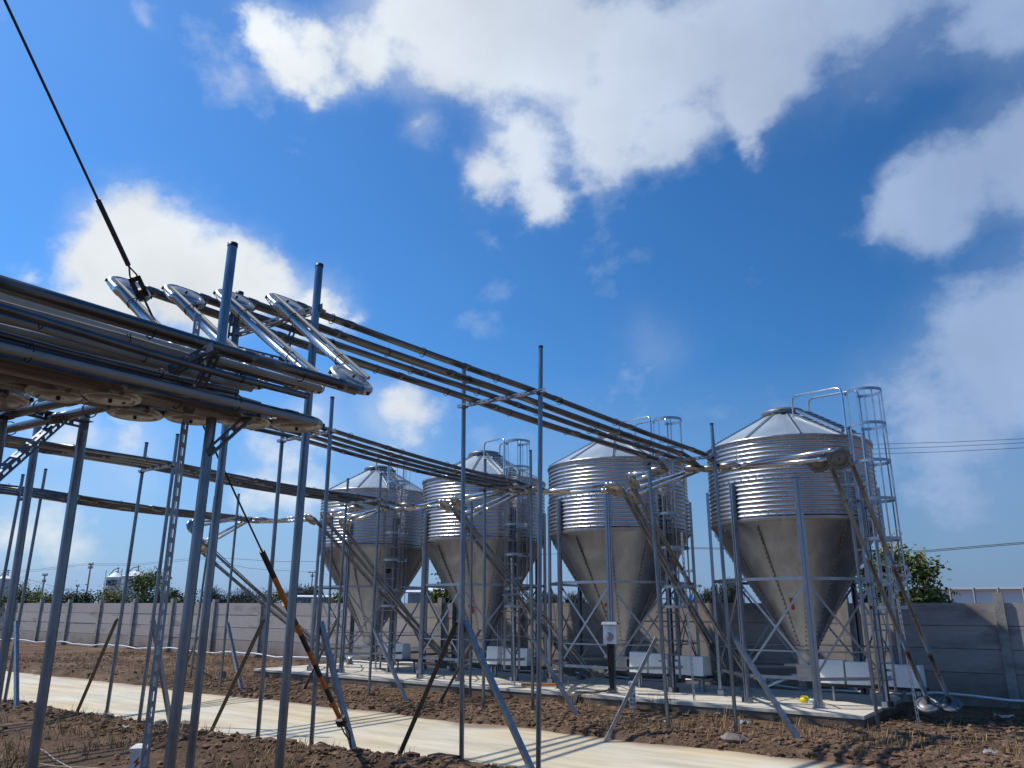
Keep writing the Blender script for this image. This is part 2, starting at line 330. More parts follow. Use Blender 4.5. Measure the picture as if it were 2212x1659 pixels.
# ------------------------------------------------------------------ feed silos
SR, EAVE, CYB, SLZ = 1.45, 4.50, 3.12, .20
SIL = [W(14.54, 4.18+3.6*i, 0) for i in range(4)]
LEG_AZ = [150.5+45*k for k in range(8)]
LAD_AZ = 155.0
def silo_shape(root, c, idx):
    # corrugated wall
    prof = []; n = 180
    for k in range(n+1):
        z = CYB + (EAVE-CYB)*k/n; prof.append((SR + .0135*math.cos(2*math.pi*(z-CYB)/.0765), z))
    m = MB(); m.lathe(c, prof, 128)
    b = m; b.cur = 1
    for z in (CYB+.11, CYB+.70, EAVE-.03):
        for i in range(64):
            t = R(i*360/64+2); p = c + Vector((math.sin(t)*(SR+.016), math.cos(t)*(SR+.018), z)); b.box(p, .008, .008, .008, (azv(math.degrees(t)), azv(math.degrees(t)+90), Z))
    for a in (205, 265, 325, 25, 85, 145):
        for k, z0, z1 in ((0, CYB, CYB+.70), (30, CYB+.70, EAVE)):
            for j in range(8):
                t = a+k; z = z0+(z1-z0)*(j+.5)/8
                b.box(c+azv(t)*(SR+.018)+Z*z, .007, .007, .007, (azv(t), azv(t+90), Z))
    wl = b.build('wall', [M['sheet'], M['leg']], root)
    m = MB(); m.lathe(c, [(SR+.01, EAVE-.005), (SR+.035, EAVE+.0), (SR+.035, EAVE+.03), (SR-.02, EAVE+.05)], 64); m.build('eave_ring', M['leg'], root)
    # roof: ten flat panels with folded seams
    m = MB(); NP = 10; rt, zt, ze = .36, 5.17, EAVE+.035
    for k in range(NP):
        a0, a1 = 10+k*36, 46+k*36
        sub = [a0+(a1-a0)*j/4 for j in range(5)]
        m.add([c+azv(a)*(SR+.03)+Z*ze for a in sub]+[c+azv(a)*rt+Z*zt for a in sub], [(j, j+1, 6+j, 5+j) for j in range(4)])
    rf = m.build('roof', M['roof'], root)
    m = MB()
    for k in range(NP):
        a = 10+k*36; p, q = c+azv(a)*(SR+.03)+Z*(ze+.012), c+azv(a)*rt+Z*(zt+.012)
        m.cur = 0; m.bar(p, q, .04, .02); m.cur = 1
        for j in range(20):
            x = p+(q-p)*(j+.5)/20; m.box(x+Z*.014, .010, .010, .008)
    m.build('roof_seam', [M['roof'], M['dark']], rf)
    m = MB(); m.lathe(c, [(.0, 5.335), (.2, 5.325), (.36, 5.285), (.40, 5.24), (.385, 5.155), (.35, 5.12)], 32)
    for a in (200, 320, 80): m.box(c+azv(a)*.41+Z*5.2, .035, .05, .03, (azv(a), azv(a+90), Z))
    m.build('lid', M['lid'], root)
    # hopper with seams
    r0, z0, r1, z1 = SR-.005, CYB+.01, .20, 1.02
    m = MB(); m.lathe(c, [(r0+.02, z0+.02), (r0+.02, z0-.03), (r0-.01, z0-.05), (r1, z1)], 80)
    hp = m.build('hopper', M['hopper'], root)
    m = MB()
    for k in range(12):
        a = LEG_AZ[0]+14+30*k; nn = Vector((azv(a).x*.86, azv(a).y*.86, -.5))
        p, q = c+azv(a)*(r0-.04)+Z*(z0-.12), c+azv(a)*(r1+.01)+Z*(z1+.02)
        m.cur = 0; m.bar(p+nn*.006, q+nn*.006, .030, .016, nn); m.cur = 1
        for j in range(26): m.box(p+(q-p)*(j+.5)/26+nn*.016, .009, .009, .008)
    m.build('hopper_seam', [M['hopper'], M['dark']], hp)
    # outlet and boot
    m = MB(); m.lathe(c, [(.23, 1.06), (.23, 1.0), (.205, 1.0), (.15, .78), (.15, .70)], 24); m.build('outlet_collar', M['hopper'], root)
    m = MB(); m.box(c+Z*.60, .13, .15, .115, (U, V, Z)); m.box(c+Z*.735, .17, .34, .018, (U, V, Z)); m.build('feed_boot', M['shiny'], root)
    # legs: hat channels bolted over the lower sheet
    hat = [(-.062, .0), (-.034, .0), (-.03, .052), (-.012, .052), (-.008, .022), (.008, .022), (.012, .052), (.03, .052), (.034, .0), (.062, .0)]
    for a in LEG_AZ:
        o, s_ = azv(a), azv(a+90); p = c+o*(SR+.018)+Z*SLZ
        m = MB(); m.extrude(hat, p, Z, 3.78-SLZ, s_, o)
        m.extrude([(x, y-.004) for x, y in reversed(hat)], p, Z, 3.78-SLZ, s_, o)
        for j in range(9): m.box(p+o*.022+Z*(2.95+.08*j), .006, .004, .006, (s_, o, Z))
        lg = m.build('leg', M['leg'], root)
        f = MB(); f.box(p+o*.02+Z*.006, .10, .08, .006, (s_, o, Z)); f.box(p+s_*.075+o*.02+Z*.045, .006, .05, .045, (s_, o, Z)); f.box(p-s_*.075+o*.02+Z*.045, .006, .05, .045, (s_, o, Z))
        f.build('foot_plate', M['leg'], lg)
    rr = SR+.03
    def lp(a, z): return c+azv(a)*rr+Z*z
    for k, a in enumerate(LEG_AZ):
        b_ = LEG_AZ[(k+1) % 8]
        for z, h in ((2.15, .05), (1.02, .022), (.62, .05)):
            m = MB(); m.bar(lp(a, z), lp(b_, z), .012, h); m.build('girt', M['leg'], root)
        m = MB(); m.bar(lp(a, 2.10), lp(b_, .66), .008, .036); m.build('cross_brace', M['leg'], root)
        m = MB(); p, q = lp(b_, 2.10), lp(a, .66); s_ = (azv((a+b_)/2 if b_ > a else a+22.5))*.012
        m.bar(p-s_, q-s_, .008, .036); m.build('cross_brace', M['leg'], root)
    # ladder with cage
    o, s_ = azv(LAD_AZ), azv(LAD_AZ+90); base = c+o*(SR+.17)
    ld = MB()
    for sg in (-1, 1): ld.bar(base+s_*sg*.17+Z*.45, base+s_*sg*.17+Z*4.62, .014, .045, s_)
    lad = ld.build('ladder', M['leg'], root)
    for k in range(17): MB().tube(base-s_*.17+Z*(.62+k*.245), base+s_*.17+Z*(.62+k*.245), .011, 8).build('rung', M['leg'], lad)
    for z in (.75, 1.6, 2.6, 3.3, 4.1):
        for sg in (-1, 1): MB().bar(base+s_*sg*.17+Z*z, base+s_*sg*.17-o*.16+Z*z, .03, .03).build('stand_off', M['leg'], lad)
    cg = MB(); cc = base+o*.25
    def hoop(z, full=False):
        pts = []
        for j in range(29):
            t = R(-152+304*j/28); pts.append(cc+o*.275*math.cos(t)+s_*.275*math.sin(t)+Z*z)
        for k in range(28): cg.bar(pts[k], pts[k+1], .006, .05)
        cg.bar(pts[0], base+s_*-.17+Z*z, .006, .05); cg.bar(pts[-1], base+s_*.17+Z*z, .006, .05)
    for z in (1.70, 2.05, 2.75, 3.38, 4.0, 4.62, 5.20): hoop(z)
    for t in (-130, -75, -25, 25, 75, 130):
        p = cc+o*.27*math.cos(R(t))+s_*.27*math.sin(R(t)); cg.bar(p+Z*1.70, p+Z*5.22, .006, .026, o)
    cg.build('safety_cage', M['leg'], root)
    # roof ladder and handrails from the ladder top to the lid
    m = MB(); e, t_ = c+o*(SR+.02)+Z*(EAVE+.10), c+o*.45+Z*5.20
    for sg in (-1, 1): m.bar(e+s_*sg*.17, t_+s_*sg*.17, .012, .05)
    for k in range(8):
        x = e+(t_-e)*(k+.5)/8; m.box(x+Z*.01, .035, .17, .006, (o, s_, Z))
    m.build('roof_ladder', M['leg'], root)
    for sg in (-1, 1):
        q = s_*sg*.20; a = base-o*.03+q
        pts = [a+Z*4.5, a+Z*5.22, a+Z*5.31-o*.03, a+Z*5.35-o*.12, c+o*.62+q+Z*5.62+Z*0, c+o*.52+q+Z*5.58, c+o*.47+q+Z*5.46, c+o*.46+q+Z*5.2]
        pts[4] = a-o*1.02+Z*5.44; pts[5] = a-o*1.10+Z*5.42; pts[6] = a-o*1.13+Z*5.36; pts[7] = a-o*1.14+Z*5.12
        m = MB(); m.path(pts, .019, 8); m.build('handrail', M['shiny'], root)
SL = ['corrugated steel feed silo painted with number one, standing beside the greenhouse end', 'corrugated steel feed silo with the white control box on its front leg',
      'corrugated steel feed silo painted with number three, next to the control box silo', 'corrugated feed silo with two dark round ports, farthest from silo 1']
def copy_tree(o, parent=None):
    c_ = o.copy(); COL.objects.link(c_); c_.parent = parent
    for ch in [x for x in list(o.children)]: copy_tree(ch, c_)
    return c_
silos = []
for i, c in enumerate(SIL):
    if i == 0:
        s0 = thing('feed_silo', c, SL[0], 'feed silo', 'feed silos in a row'); silo_shape(s0, c, 0); silos.append(s0)
    else:
        q = copy_tree(s0); q.location = c; q['label'] = SL[i]; silos.append(q)
def text_mesh(txt, size, fn, name, m, parent, align='CENTER', bold=0.0):
    cu = bpy.data.curves.new(name, 'FONT'); cu.body = txt; cu.size = size; cu.align_x = align; cu.align_y = 'CENTER'; cu.resolution_u = 4; cu.offset = bold
    ob = bpy.data.objects.new(name+'_src', cu); COL.objects.link(ob)
    dg = bpy.context.evaluated_depsgraph_get(); me = bpy.data.meshes.new_from_object(ob.evaluated_get(dg)); me.name = name
    bpy.data.objects.remove(ob); l0 = root_loc(parent)
    for v in me.vertices:
        p = fn(v.co.x, v.co.y) - l0; v.co = p
    me.materials.clear(); me.materials.append(m); me.update()
    o = bpy.data.objects.new(name, me); COL.objects.link(o); o.parent = parent; return o
for i in range(3):
    c = SIL[i]; az0, zc = (213, 1.74) if i == 0 else ((213, 1.66) if i == 1 else (203, 1.62))
    k = (SR-.015-.20)/(CYB-.04-1.02)
    def onhop(x, y, c=c, az0=az0, zc=zc, k=k):
        z = zc + y*.86; r = .20+(z-1.02)*k+.012
        return c + azv(az0 - math.degrees(x/r))*r + Z*z
    text_mesh(str(i+1), .27, onhop, 'painted_number', M['red'], silos[i], bold=.016)
m = MB()
for az0, z, r in ((149, 3.72, SR), (152, 2.55, .2+(2.55-1.02)*.595)):
    d = azv(az0) if z > 3.2 else Vector((azv(az0).x*.86, azv(az0).y*.86, -.5)); d, a, b = basis(d)
    m.lathe(SIL[3]+azv(az0)*r+Z*z, [(0, .03), (.075, .03), (.085, 0)], 20, (a, b, d))
m.build('inspection_port', M['black'], silos[3])
# ------------------------------------------------------------------ covers beside each boot, standing on the slab
CV = ['first silo', 'second silo', 'third silo', 'fourth silo']
def tapered(mb, c, l, w0, w1, h, ax):
    x, y = ax; vs = []
    for z, w in ((0, w0), (h*.8, (w0+w1*1.6)/2.6), (h, w1)):
        for sx in (-1, 1):
            for sy in (-1, 1): vs.append(c+x*l/2*sx+y*w/2*sy+Z*z)
    mb.add(vs, [(0, 1, 3, 2), (0, 4, 5, 1), (2, 3, 7, 6), (0, 2, 6, 4), (1, 5, 7, 3), (4, 8, 9, 5), (6, 7, 11, 10), (4, 6, 10, 8), (5, 7, 11, 9), (8, 10, 11, 9)])
for i in range(4):
    vc = 4.18+3.6*i; uc = 14.45
    segs = [(.27, .66), (.68, 1.06), (1.22, 1.82)] if i < 2 else ([(.33, .66), (.76, 1.42)] if i == 2 else [(.75, 1.05), (1.06, 1.38)])
    stand = thing('cover_stand', W(uc, vc-1, SLZ), f'low black framed stand with pairs of grey legs beside silo {i+1}', 'stand', 'stands under the white covers')
    m = MB(); m.box(W(uc, vc-1.03, .455), .16, .83, .022, (U, V, Z)); m.build('tray', M['black'], stand)
    for v0 in (.42, 1.02, 1.70):
        for sg in (-1, 1):
            m = MB(); m.bar(W(uc+sg*.11, vc-v0+sg*.03, SLZ), W(uc+sg*.11, vc-v0+sg*.03, .435), .035, .035, U); m.box(W(uc+sg*.11, vc-v0+sg*.03, SLZ+.005), .04, .04, .005, (U, V, Z)); m.build('leg', M['galv_old'], stand)
    for j, (a, b) in enumerate(segs):
        w = ['nearest the hopper outlet', 'in the middle of its row' if len(segs) == 3 else 'farther from the hopper outlet', 'at the far end from the hopper outlet'][j]
        yaw = R([3, -4, 6][j]+2*i); x = V*math.cos(yaw)+U*math.sin(yaw); y = U*math.cos(yaw)-V*math.sin(yaw)
        t = MB(); tapered(t, W(uc-.01, vc-(a+b)/2, .479), b-a, .30, .24, .37-.02*j, (x, y))
        tag(t.build('cover_box', M['white'], None, W(uc, vc-(a+b)/2, .479)), f'white cover on the stand at silo {i+1}, {w}', 'cover', 'white covers on the stands')
# ------------------------------------------------------------------ pipes with corner wheels
WR = .138
def wheel(parent, c, n, r=WR, m_=None):
    if n.z < 0: n = -n
    d, a, b = basis(n)
    mb = MB(); mb.torus(c, n, r, .031, 32, 10)
    mb.lathe(c, [(0, -.030), (.03, -.033), (r-.030, -.033), (r-.022, -.022), (r, -.022), (r, .022), (r-.022, .022), (r-.030, .033), (.03, .033), (0, .030)], 26, (a, b, d))
    h = mb; h.cur = 1; h.lathe(c, [(0, -.05), (.010, -.048), (.012, -.03), (.012, .03), (.010, .048), (0, .05)], 8, (a, b, d))
    for k in range(6):
        t = k*math.pi/3+.3; q = c+(a*math.cos(t)+b*math.sin(t))*(r+.045); h.box(c+(a*math.cos(t)+b*math.sin(t))*(r+.034), .006, .006, .012, (a, b, d))
    mb.build('corner_wheel', [m_ or M['wheel'], M['dark']], parent)
def route(parent, pts, r0_=.031, mats=None, wm=None, conduit=None, names=None, n=12, via=None, flat={}, sagmax=.045):
    """a pipe through wheel centres; pts = [start, wheel centres ..., end]; via = points a run passes on its way"""
    pts = [Vector(p) for p in pts]; k = len(pts); via = via or {}
    nrm = [None]*k; ent = [p.copy() for p in pts]; ext = [p.copy() for p in pts]
    before = lambda i: via[i-1][-1] if via.get(i-1) else None
    after = lambda i: via[i][0] if via.get(i) else None
    for it in range(4):
        for i in range(1, k-1):
            pa = before(i) or (pts[i-1] if it == 0 else ext[i-1]); pb = after(i) or (pts[i+1] if it == 0 else ent[i+1])
            di = ((pts[i] if it == 0 else ent[i])-pa).normalized(); do = (pb-(pts[i] if it == 0 else ext[i])).normalized()
            nn = di.cross(do); nn = nn.normalized() if nn.length > .02 else Z.copy()
            if i in flat: nn = flat[i] if isinstance(flat[i], Vector) else Z*(flat[i] or (1 if nn.z > 0 else -1))
            nrm[i] = nn; ent[i] = pts[i]-nn.cross(di)*WR; ext[i] = pts[i]-nn.cross(do)*WR
    for i in range(k-1):
        mm = (mats[i] if mats else M['pipe'])
        line = [ext[i]]+list(via.get(i, []))+[ent[i+1]]
        cum = [0.0]
        for a, b in zip(line[:-1], line[1:]): cum.append(cum[-1]+(b-a).length)
        L = cum[-1]; r = r0_*1.08 if names and names[i] == 'rack_tube' else r0_
        def pos(t):
            x = min(max(t, 0), 1)*L; j = 0
            while j < len(cum)-2 and x > cum[j+1]: j += 1
            w_ = cum[j+1]-cum[j]; f = (x-cum[j])/w_ if w_ else 0
            return lerp(line[j], line[j+1], f)-Z*(min(sagmax, .003*w_*w_)*math.sin(math.pi*f))
        ts = [(j/max(2, int(L/.6)), r) for j in range(max(2, int(L/.6))+1)]
        if L > .5:
            js = [.05/L+.02, 1-.05/L-.02] + ([(.9+1.5*j)/L for j in range(int((L-1.2)/1.5)+1)] if L > 2 else [])
            for t in js: ts += [(t-.05/L, r), (t-.049/L, r+.0045), (t+.049/L, r+.0045), (t+.05/L, r)]
        ts = sorted(x for x in ts if 0 <= x[0] <= 1); mb = MB()
        mb.path([pos(t) for t, _r in ts], [x[1] for x in ts], n)
        mb.build((names[i] if names else 'tube'), mm, parent)
        if conduit and conduit[i]:
            off = conduit[i]; d, a, b = basis(line[-1]-line[0]); o_ = (a*off[0]+b*off[1]); st = max(2, int(L/.5))
            cm = MB(); cm.path([pos(j/st)+o_*(1+.15*math.sin(j*1.1+line[0].x*3)) for j in range(st+1)], off[2] if len(off) > 2 else .014, 8)
            cm.build('conduit', M['conduit'], parent)
            nt_ = max(2, int(L/1.0))
            for j in range(nt_):
                t = (j+.5)/nt_; MB().torus(pos(t)+o_*.35, (pos(t+.01)-pos(t-.01)).normalized(), r+.016, .004, 14, 5).build('cable_tie', M['black'], parent)
    for i in range(1, k-1): wheel(parent, pts[i], nrm[i], WR, wm)
# ------------------------------------------------------------------ support frames
def stand_post(foot, top, zg):
    f = at(foot[0], foot[1], zg); t = far(top[0], top[1], hd(f)); return f, t
def frame(label, posts, bars, braces, r=.026, group='two post pipe frames', name='pipe_frame'):
    """posts: (foot px, top px, ground z); bars: px on post 1, px on post 2"""
    pp = [stand_post(*p) for p in posts]
    t = thing(name, pp[0][0], label, 'frame', group)
    for f, tp in pp:
        d = (tp-f).normalized(); m = MB(); m.tube(f-d*.3, tp, r, 14, caps=False); m.lathe(tp, [(r, -.0), (r+.001, .0), (r-.004, .0), (r-.004, -.12)], 14)
        po = m.build('post', M['galv'], t)
        cp = MB(); cp.tube(tp-d*.02, tp+d*.004, r+.0025, 14); cp.build('end_cap', M['dark'], po)
    ends = []
    if bars:
        p = far(*bars[0], hd(pp[0][0])); q = far(*bars[1], hd(pp[1][0])) if len(pp) > 1 else None
        d = (q-p).normalized(); n_ = d.cross(Z)
        off = -n_*.032 if n_.dot(p) > 0 else n_*.032
        m = MB(); m.angle(p+off-d*.09, q+off+d*.09, Z); m.build('crossbar', M['galv_old'], t)
        for x in (p, q): cl = MB(); cl.torus(x, Z, r+.004, .006, 14, 6); cl.box(x+off*.9, .02, .012, .02, (d, n_, Z)); cl.build('clamp', M['dark'], t)
        ends = [p, q]
    for bi, (k, tpx, fpx, zg) in enumerate(braces):
        a = far(*tpx, hd(pp[k][0])); b = at(*fpx, zg); side = (b-a); side.z = 0; side = side.normalized()
        a = a + side*.03
        m = MB(); d = (b-a).normalized(); n_ = (EYE-a); n_ = (n_-d*n_.dot(d)).normalized(); t_ = d.cross(n_)
        if t_.z > 0: t_ = -t_
        up_ = -1 if (zg == ZN and fpx[0] < tpx[0]) else 1        # negative picks the dark brown steel for near braces slanting left
        n_ = (n_*.80 - t_*.60*(-1 if fpx[0] < tpx[0] else 1)).normalized(); x_ = d.cross(n_); w_, h_ = .029, .026
        L_ = (b-a).length+.15
        sg = -1 if fpx[0] < tpx[0] else 1
        m.extrude([(-w_*sg, 0), (w_*sg, 0), (w_*sg, -2*h_), ((w_-.004)*sg, -2*h_), ((w_-.004)*sg, -.004), (-w_*sg, -.004)], a, d, L_, x_, n_, True, True)
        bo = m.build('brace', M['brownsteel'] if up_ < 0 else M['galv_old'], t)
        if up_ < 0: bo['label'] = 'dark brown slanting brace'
    return t, ends, pp
ZN, ZF = .08, .02
F = {}
def fr(key, *a, **k): F[key] = frame(*a, **k)[1]
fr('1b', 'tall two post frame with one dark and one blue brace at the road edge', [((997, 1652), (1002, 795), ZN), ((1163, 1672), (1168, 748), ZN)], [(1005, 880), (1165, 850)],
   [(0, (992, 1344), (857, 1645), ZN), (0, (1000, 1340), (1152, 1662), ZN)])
fr('1c', 'two post frame in the dirt between the lettered marker post and silo 1', [((1445, 1589), (1402, 1010), ZF), ((1592, 1594), (1537, 915), ZF)], [(1402, 1003), (1540, 990)],
   [(0, (1422, 1377), (1309, 1600), ZF), (1, (1582, 1374), (1739, 1615), ZF)])
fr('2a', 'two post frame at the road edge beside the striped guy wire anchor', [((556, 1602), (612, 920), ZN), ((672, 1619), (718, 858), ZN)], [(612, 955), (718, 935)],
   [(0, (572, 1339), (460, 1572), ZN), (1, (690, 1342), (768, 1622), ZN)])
fr('2b', 'two post frame in front of silo 3 with braces in the dirt', [((1044, 1539), (1048, 992), ZF), ((1151, 1539), (1146, 973), ZF)], [(1046, 1060), (1146, 1052)],
   [(0, (1040, 1360), (948, 1522), ZF), (1, (1150, 1380), (1251, 1549), ZF)])
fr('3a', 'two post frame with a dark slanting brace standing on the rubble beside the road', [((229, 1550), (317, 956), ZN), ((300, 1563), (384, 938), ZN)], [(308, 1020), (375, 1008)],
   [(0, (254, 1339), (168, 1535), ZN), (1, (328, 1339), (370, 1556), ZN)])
fr('3b', 'two post frame in front of the silo with the round ports', [((719, 1504), (752, 1034), ZF), ((796, 1514), (823, 1023), ZF)], [(743, 1092), (818, 1082)],
   [(0, (735, 1330), (656, 1492), ZF), (1, (806, 1355), (884, 1522), ZF)])
fr('4a', 'two post frame cut by the picture edge, under the last pipe run', [((-45, 1533), (50, 1025), ZN), ((9, 1522), (99, 1013), ZN)], [(43, 1079), (93, 1066)],
   [(1, (37, 1341), (38, 1532), ZN)])
fr('4b', 'two post frame on the dirt bank beyond the end of the concrete slab', [((411, 1467), (464, 1073), .06), ((475, 1487), (516, 1067), .06)], [(460, 1128), (512, 1120)],
   [(0, (427, 1377), (402, 1437), .06), (1, (491, 1344), (524, 1492), .06)])
# near frames: thick posts close to the camera
ZU, ZL, ZB = 3.10, 2.84, 4.05
# ------------------------------------------------------------------ the nearest run: four pipes that jog down to the lower rack at upper left
FR4 = [.12, .38, .62, .88]
UPW = [(279, 624), (398, 640), (507, 650), (617, 659)]
LOW = [(452, 806), (556, 824), (655, 841), (752, 846)]
ENDW = {1: [(1422, 1016), (1500, 1012), (1535, 1013), (1575, 1007)], 2: [(1083, 1059), (1117, 1060), (1140, 1064), (1158, 1057)], 3: [(770, 1097), (828, 1096), (866, 1100), (880, 1091)], 4: [(497, 1123), (529, 1123), (553, 1127), (563, 1121)]}
TOPW = {0: [((1768, 997), 3.78), ((1812, 990), 3.78)], 1: [((1366, 1039), 3.74), ((1369, 1071), 3.60), ((1328, 1058), 3.60)],
        2: [((963, 1092), 3.62), ((986, 1087), 3.70), ((1001, 1123), 3.48)], 3: [((671, 1122), 3.60), ((704, 1116), 3.66), ((745, 1132), 3.48)], 4: [((416, 1138), 3.46), ((436, 1184), 3.12)]}
TP = {g: [at(*p, z) for p, z in l] for g, l in TOPW.items()}
EP = {b: [at(*p, 3.74) for p in l] for b, l in ENDW.items()}
LINK = {1: [TP[1][0], TP[1][1], TP[0][0], TP[0][1]], 2: [TP[2][1], TP[2][2], TP[1][2], TP[1][2]+V*.0+U*.3], 3: [TP[3][1], TP[3][2], TP[2][0], TP[2][0]+U*.3], 4: [TP[4][0], TP[4][1], TP[3][0], TP[3][0]+U*.3]}
ORD = ['lowest', 'second lowest', 'second highest', 'highest']
RUN = {1: 'the run above the tall frame', 2: 'the run ending before silo 3', 3: 'the run ending before the unnumbered silo', 4: 'the run ending beyond the slab'}
CH = lambda i: (.045*(1 if i % 2 else -1), -.03, .016)
for i in range(4):
    t = thing('feed_pipe', W(7, 5.3, 3.9), f'{ORD[i]} of four steel feed pipes in {RUN[1]}', 'feed pipe', 'overhead feed pipes')
    p1 = lerp(F['1b'][0], F['1b'][1], FR4[i])+Z*.075; p2 = lerp(F['1c'][0], F['1c'][1], FR4[i])+Z*.075
    up, lo = at(*UPW[i], ZB), at(*LOW[i], ZU)
    ou, ov = uv(lo)
    # the lower rack: pipe i leaves its lower wheel along -u, into the upper left of the photo
    rv = [4.58, 4.33, 4.08, 3.83][i]; lo = W(ou, rv+WR*.82, ZU+.078); end = W(-2.5, rv, ZU)
    e = EP[1][i]; lk = LINK[1][i]
    route(t, [lk+(e-lk).normalized()*WR*1.2, e, up, lo, end], .031,
          [M['shiny'], M['pipe'], M['shiny'], M['pipe']], M['wheel'], [None, (.0, .046, .017) if i % 2 else (-.02, .046, .012), (.05, .0, .016), (-.012, (-.075, .070, -.075, .055)[i], (.024, .022, .024, .017)[i])],
          ['link_tube', 'tube', 'drop_tube', 'rack_tube'], 16, {1: [p2, p1]}, {1: 0}, .012)
# under rack
for i in range(4):
    t = thing('feed_pipe', W(1, 4.1, ZL), f'{["first", "second", "third", "fourth"][i]} pipe from the camera side in the under layer of the rack', 'feed pipe', 'overhead feed pipes')
    v0 = 3.93+.19*i; e = W(3.15-.26*i, v0+.1, ZL-.03)
    route(t, [e+V*.35+Z*.10, e, W(-2.5, v0, ZL)], .030, [M['pipe'], M['pipe']], M['wheel'], [None, (-.02, (-.05, .07, -.06, .05)[i], .022)], ['stub_tube', 'rack_tube'], 16, None, {1: 0}, .012)
for i in range(9):
    v0 = 3.80+.105*i; z0 = 2.97+.035*((i*5) % 3-1); u1 = 3.05-.16*((i*4) % 5); rr = (.021, .026, .018)[i % 3]
    m = MB(); m.path([W(-2.5+(u1+2.5)*j/10, v0+.03*math.sin(j*.7+i), z0+.012*math.sin(j*1.3+i*2)) for j in range(11)], rr, 12)
    t = thing('conduit_pipe', W(u1, v0, z0), 'thin grey conduit packed between the two layers of the pipe rack', 'conduit', 'thin conduits inside the pipe rack'); m.build('tube', M['conduit'] if i % 3 else M['pipe'], t)
    for j in range(3): MB().torus(W(u1-.5-1.1*j, v0, z0), U, rr+.008, .0035, 12, 5).build('cable_tie', M['black'], t)
for i, (wp, ep) in enumerate([((240, 852), (6, 914)), ((128, 846), (-60, 896)), ((-5, 858), (-190, 900))]):
    t = thing('feed_pipe', W(2, 6, ZL), ['long dark cross pipe with a thin conduit resting on the slotted bracket', 'middle cross pipe over the slotted bracket under the rack', 'cross pipe under the rack behind the outermost thick post'][i], 'feed pipe', 'overhead feed pipes')
    w_ = at(*wp, ZL-.05); b_ = at(*ep, ZL-.02)
    d = (b_-w_).normalized()
    route(t, [w_-U*2.6+Z*.05, w_, w_+d*4.2], .030, [M['pipe'], M['pipe']], M['wheel'], [None, (.03, .05, .017)], ['rack_tube', 'cross_tube'], 16, None, {1: 0}, .01)
for b in (2, 3, 4):
    for i in range(4):
        t = thing('feed_pipe', W(7, 5.3+3.7*(b-1), 3.8), f'{ORD[i]} of four steel feed pipes in {RUN[b]}', 'feed pipe', 'overhead feed pipes')
        a_ = F[f'{b}a']; c_ = F[f'{b}b']
        p1 = lerp(a_[0], a_[1], FR4[i])+Z*.07; e = EP[b][i]; lk = LINK[b][i]
        p2 = lerp(c_[0], c_[1], FR4[i])+Z*.07; d = (p1-p2).normalized()
        u1 = uv(p1)[0]; back = p1 + d*((u1-(2.3 if b == 2 else -3.0))/abs(d.dot(U)))
        route(t, [lk+(e-lk).normalized()*WR*1.2, e, back], .030, [M['shiny'], M['pipe']], M['wheel'], [None, (.02, .045, .015) if i % 2 else None], ['link_tube', 'tube'], 12, {1: [p2, p1]}, {1: 0})
# ------------------------------------------------------------------ risers from the boots up to the runs
GN = ['beside the silo 1 ladder', 'between silos 1 and 2', 'between silos 2 and 3', 'between silo 3 and the silo with ports', 'at the slab end beyond the silo with ports']
BASE = {0: [at(2004, 1524, .30), at(2052, 1522, .30)], 1: [W(14.5, 5.05, .42), W(14.7, 5.45, .42), W(14.9, 5.9, .42)], 2: [W(14.5, 8.35, .42), W(14.7, 8.75, .42), W(14.9, 9.3, .42)],
        3: [W(14.5, 12.0, .42), W(14.7, 12.4, .42), W(14.9, 12.9, .42)], 4: [W(14.4, 15.9, .42), W(14.6, 16.4, .42)]}
for g in range(5):
    nb = len(BASE[g])
    for i in range(nb):
        t = thing('riser_pipe', BASE[g][i], f'slanting feed pipe rising {GN[g]}, {["front one", "middle one", "rear one"][i] if nb == 3 else ["lower one", "upper one"][i]}', 'feed pipe', 'slanting riser pipes')
        j = {0: [0, 1], 1: [0, 1, 2], 2: [1, 2, 0], 3: [1, 2, 0], 4: [0, 1]}[g][i]
        tp = TP[g][j]; bs = BASE[g][i]
        tgt = None
        for b in EP:
            for k in range(4):
                if (LINK[b][k]-tp).length < 1e-4: tgt = EP[b][k]
        tgt = tgt or tp-V
        si = 0 if g == 0 else (g-1)
        vs_ = 4.18+3.6*min(3, g if i == nb-1 and g < 4 else g-1 if g else 0)
        boot = W(14.5, vs_ + (.16 if vs_ < uv(bs)[1] else -.16), .57)
        if g == 0: boot = W(14.45, 2.45, .43)
        route(t, [boot, bs, tp, tp+(tgt-tp).normalized()*max(.4, (tgt-tp).length-WR*1.0)], .030, [M['shiny'], M['riser'], M['shiny']], M['lid'] if g == 0 else M['wheel'], [None, (.05, .0, .013), None], ['feed_tube', 'riser_tube', 'link_tube'], 12, None, {1: (Z*.80-(bs/hd(bs))*.55).normalized()} if g == 0 else {})
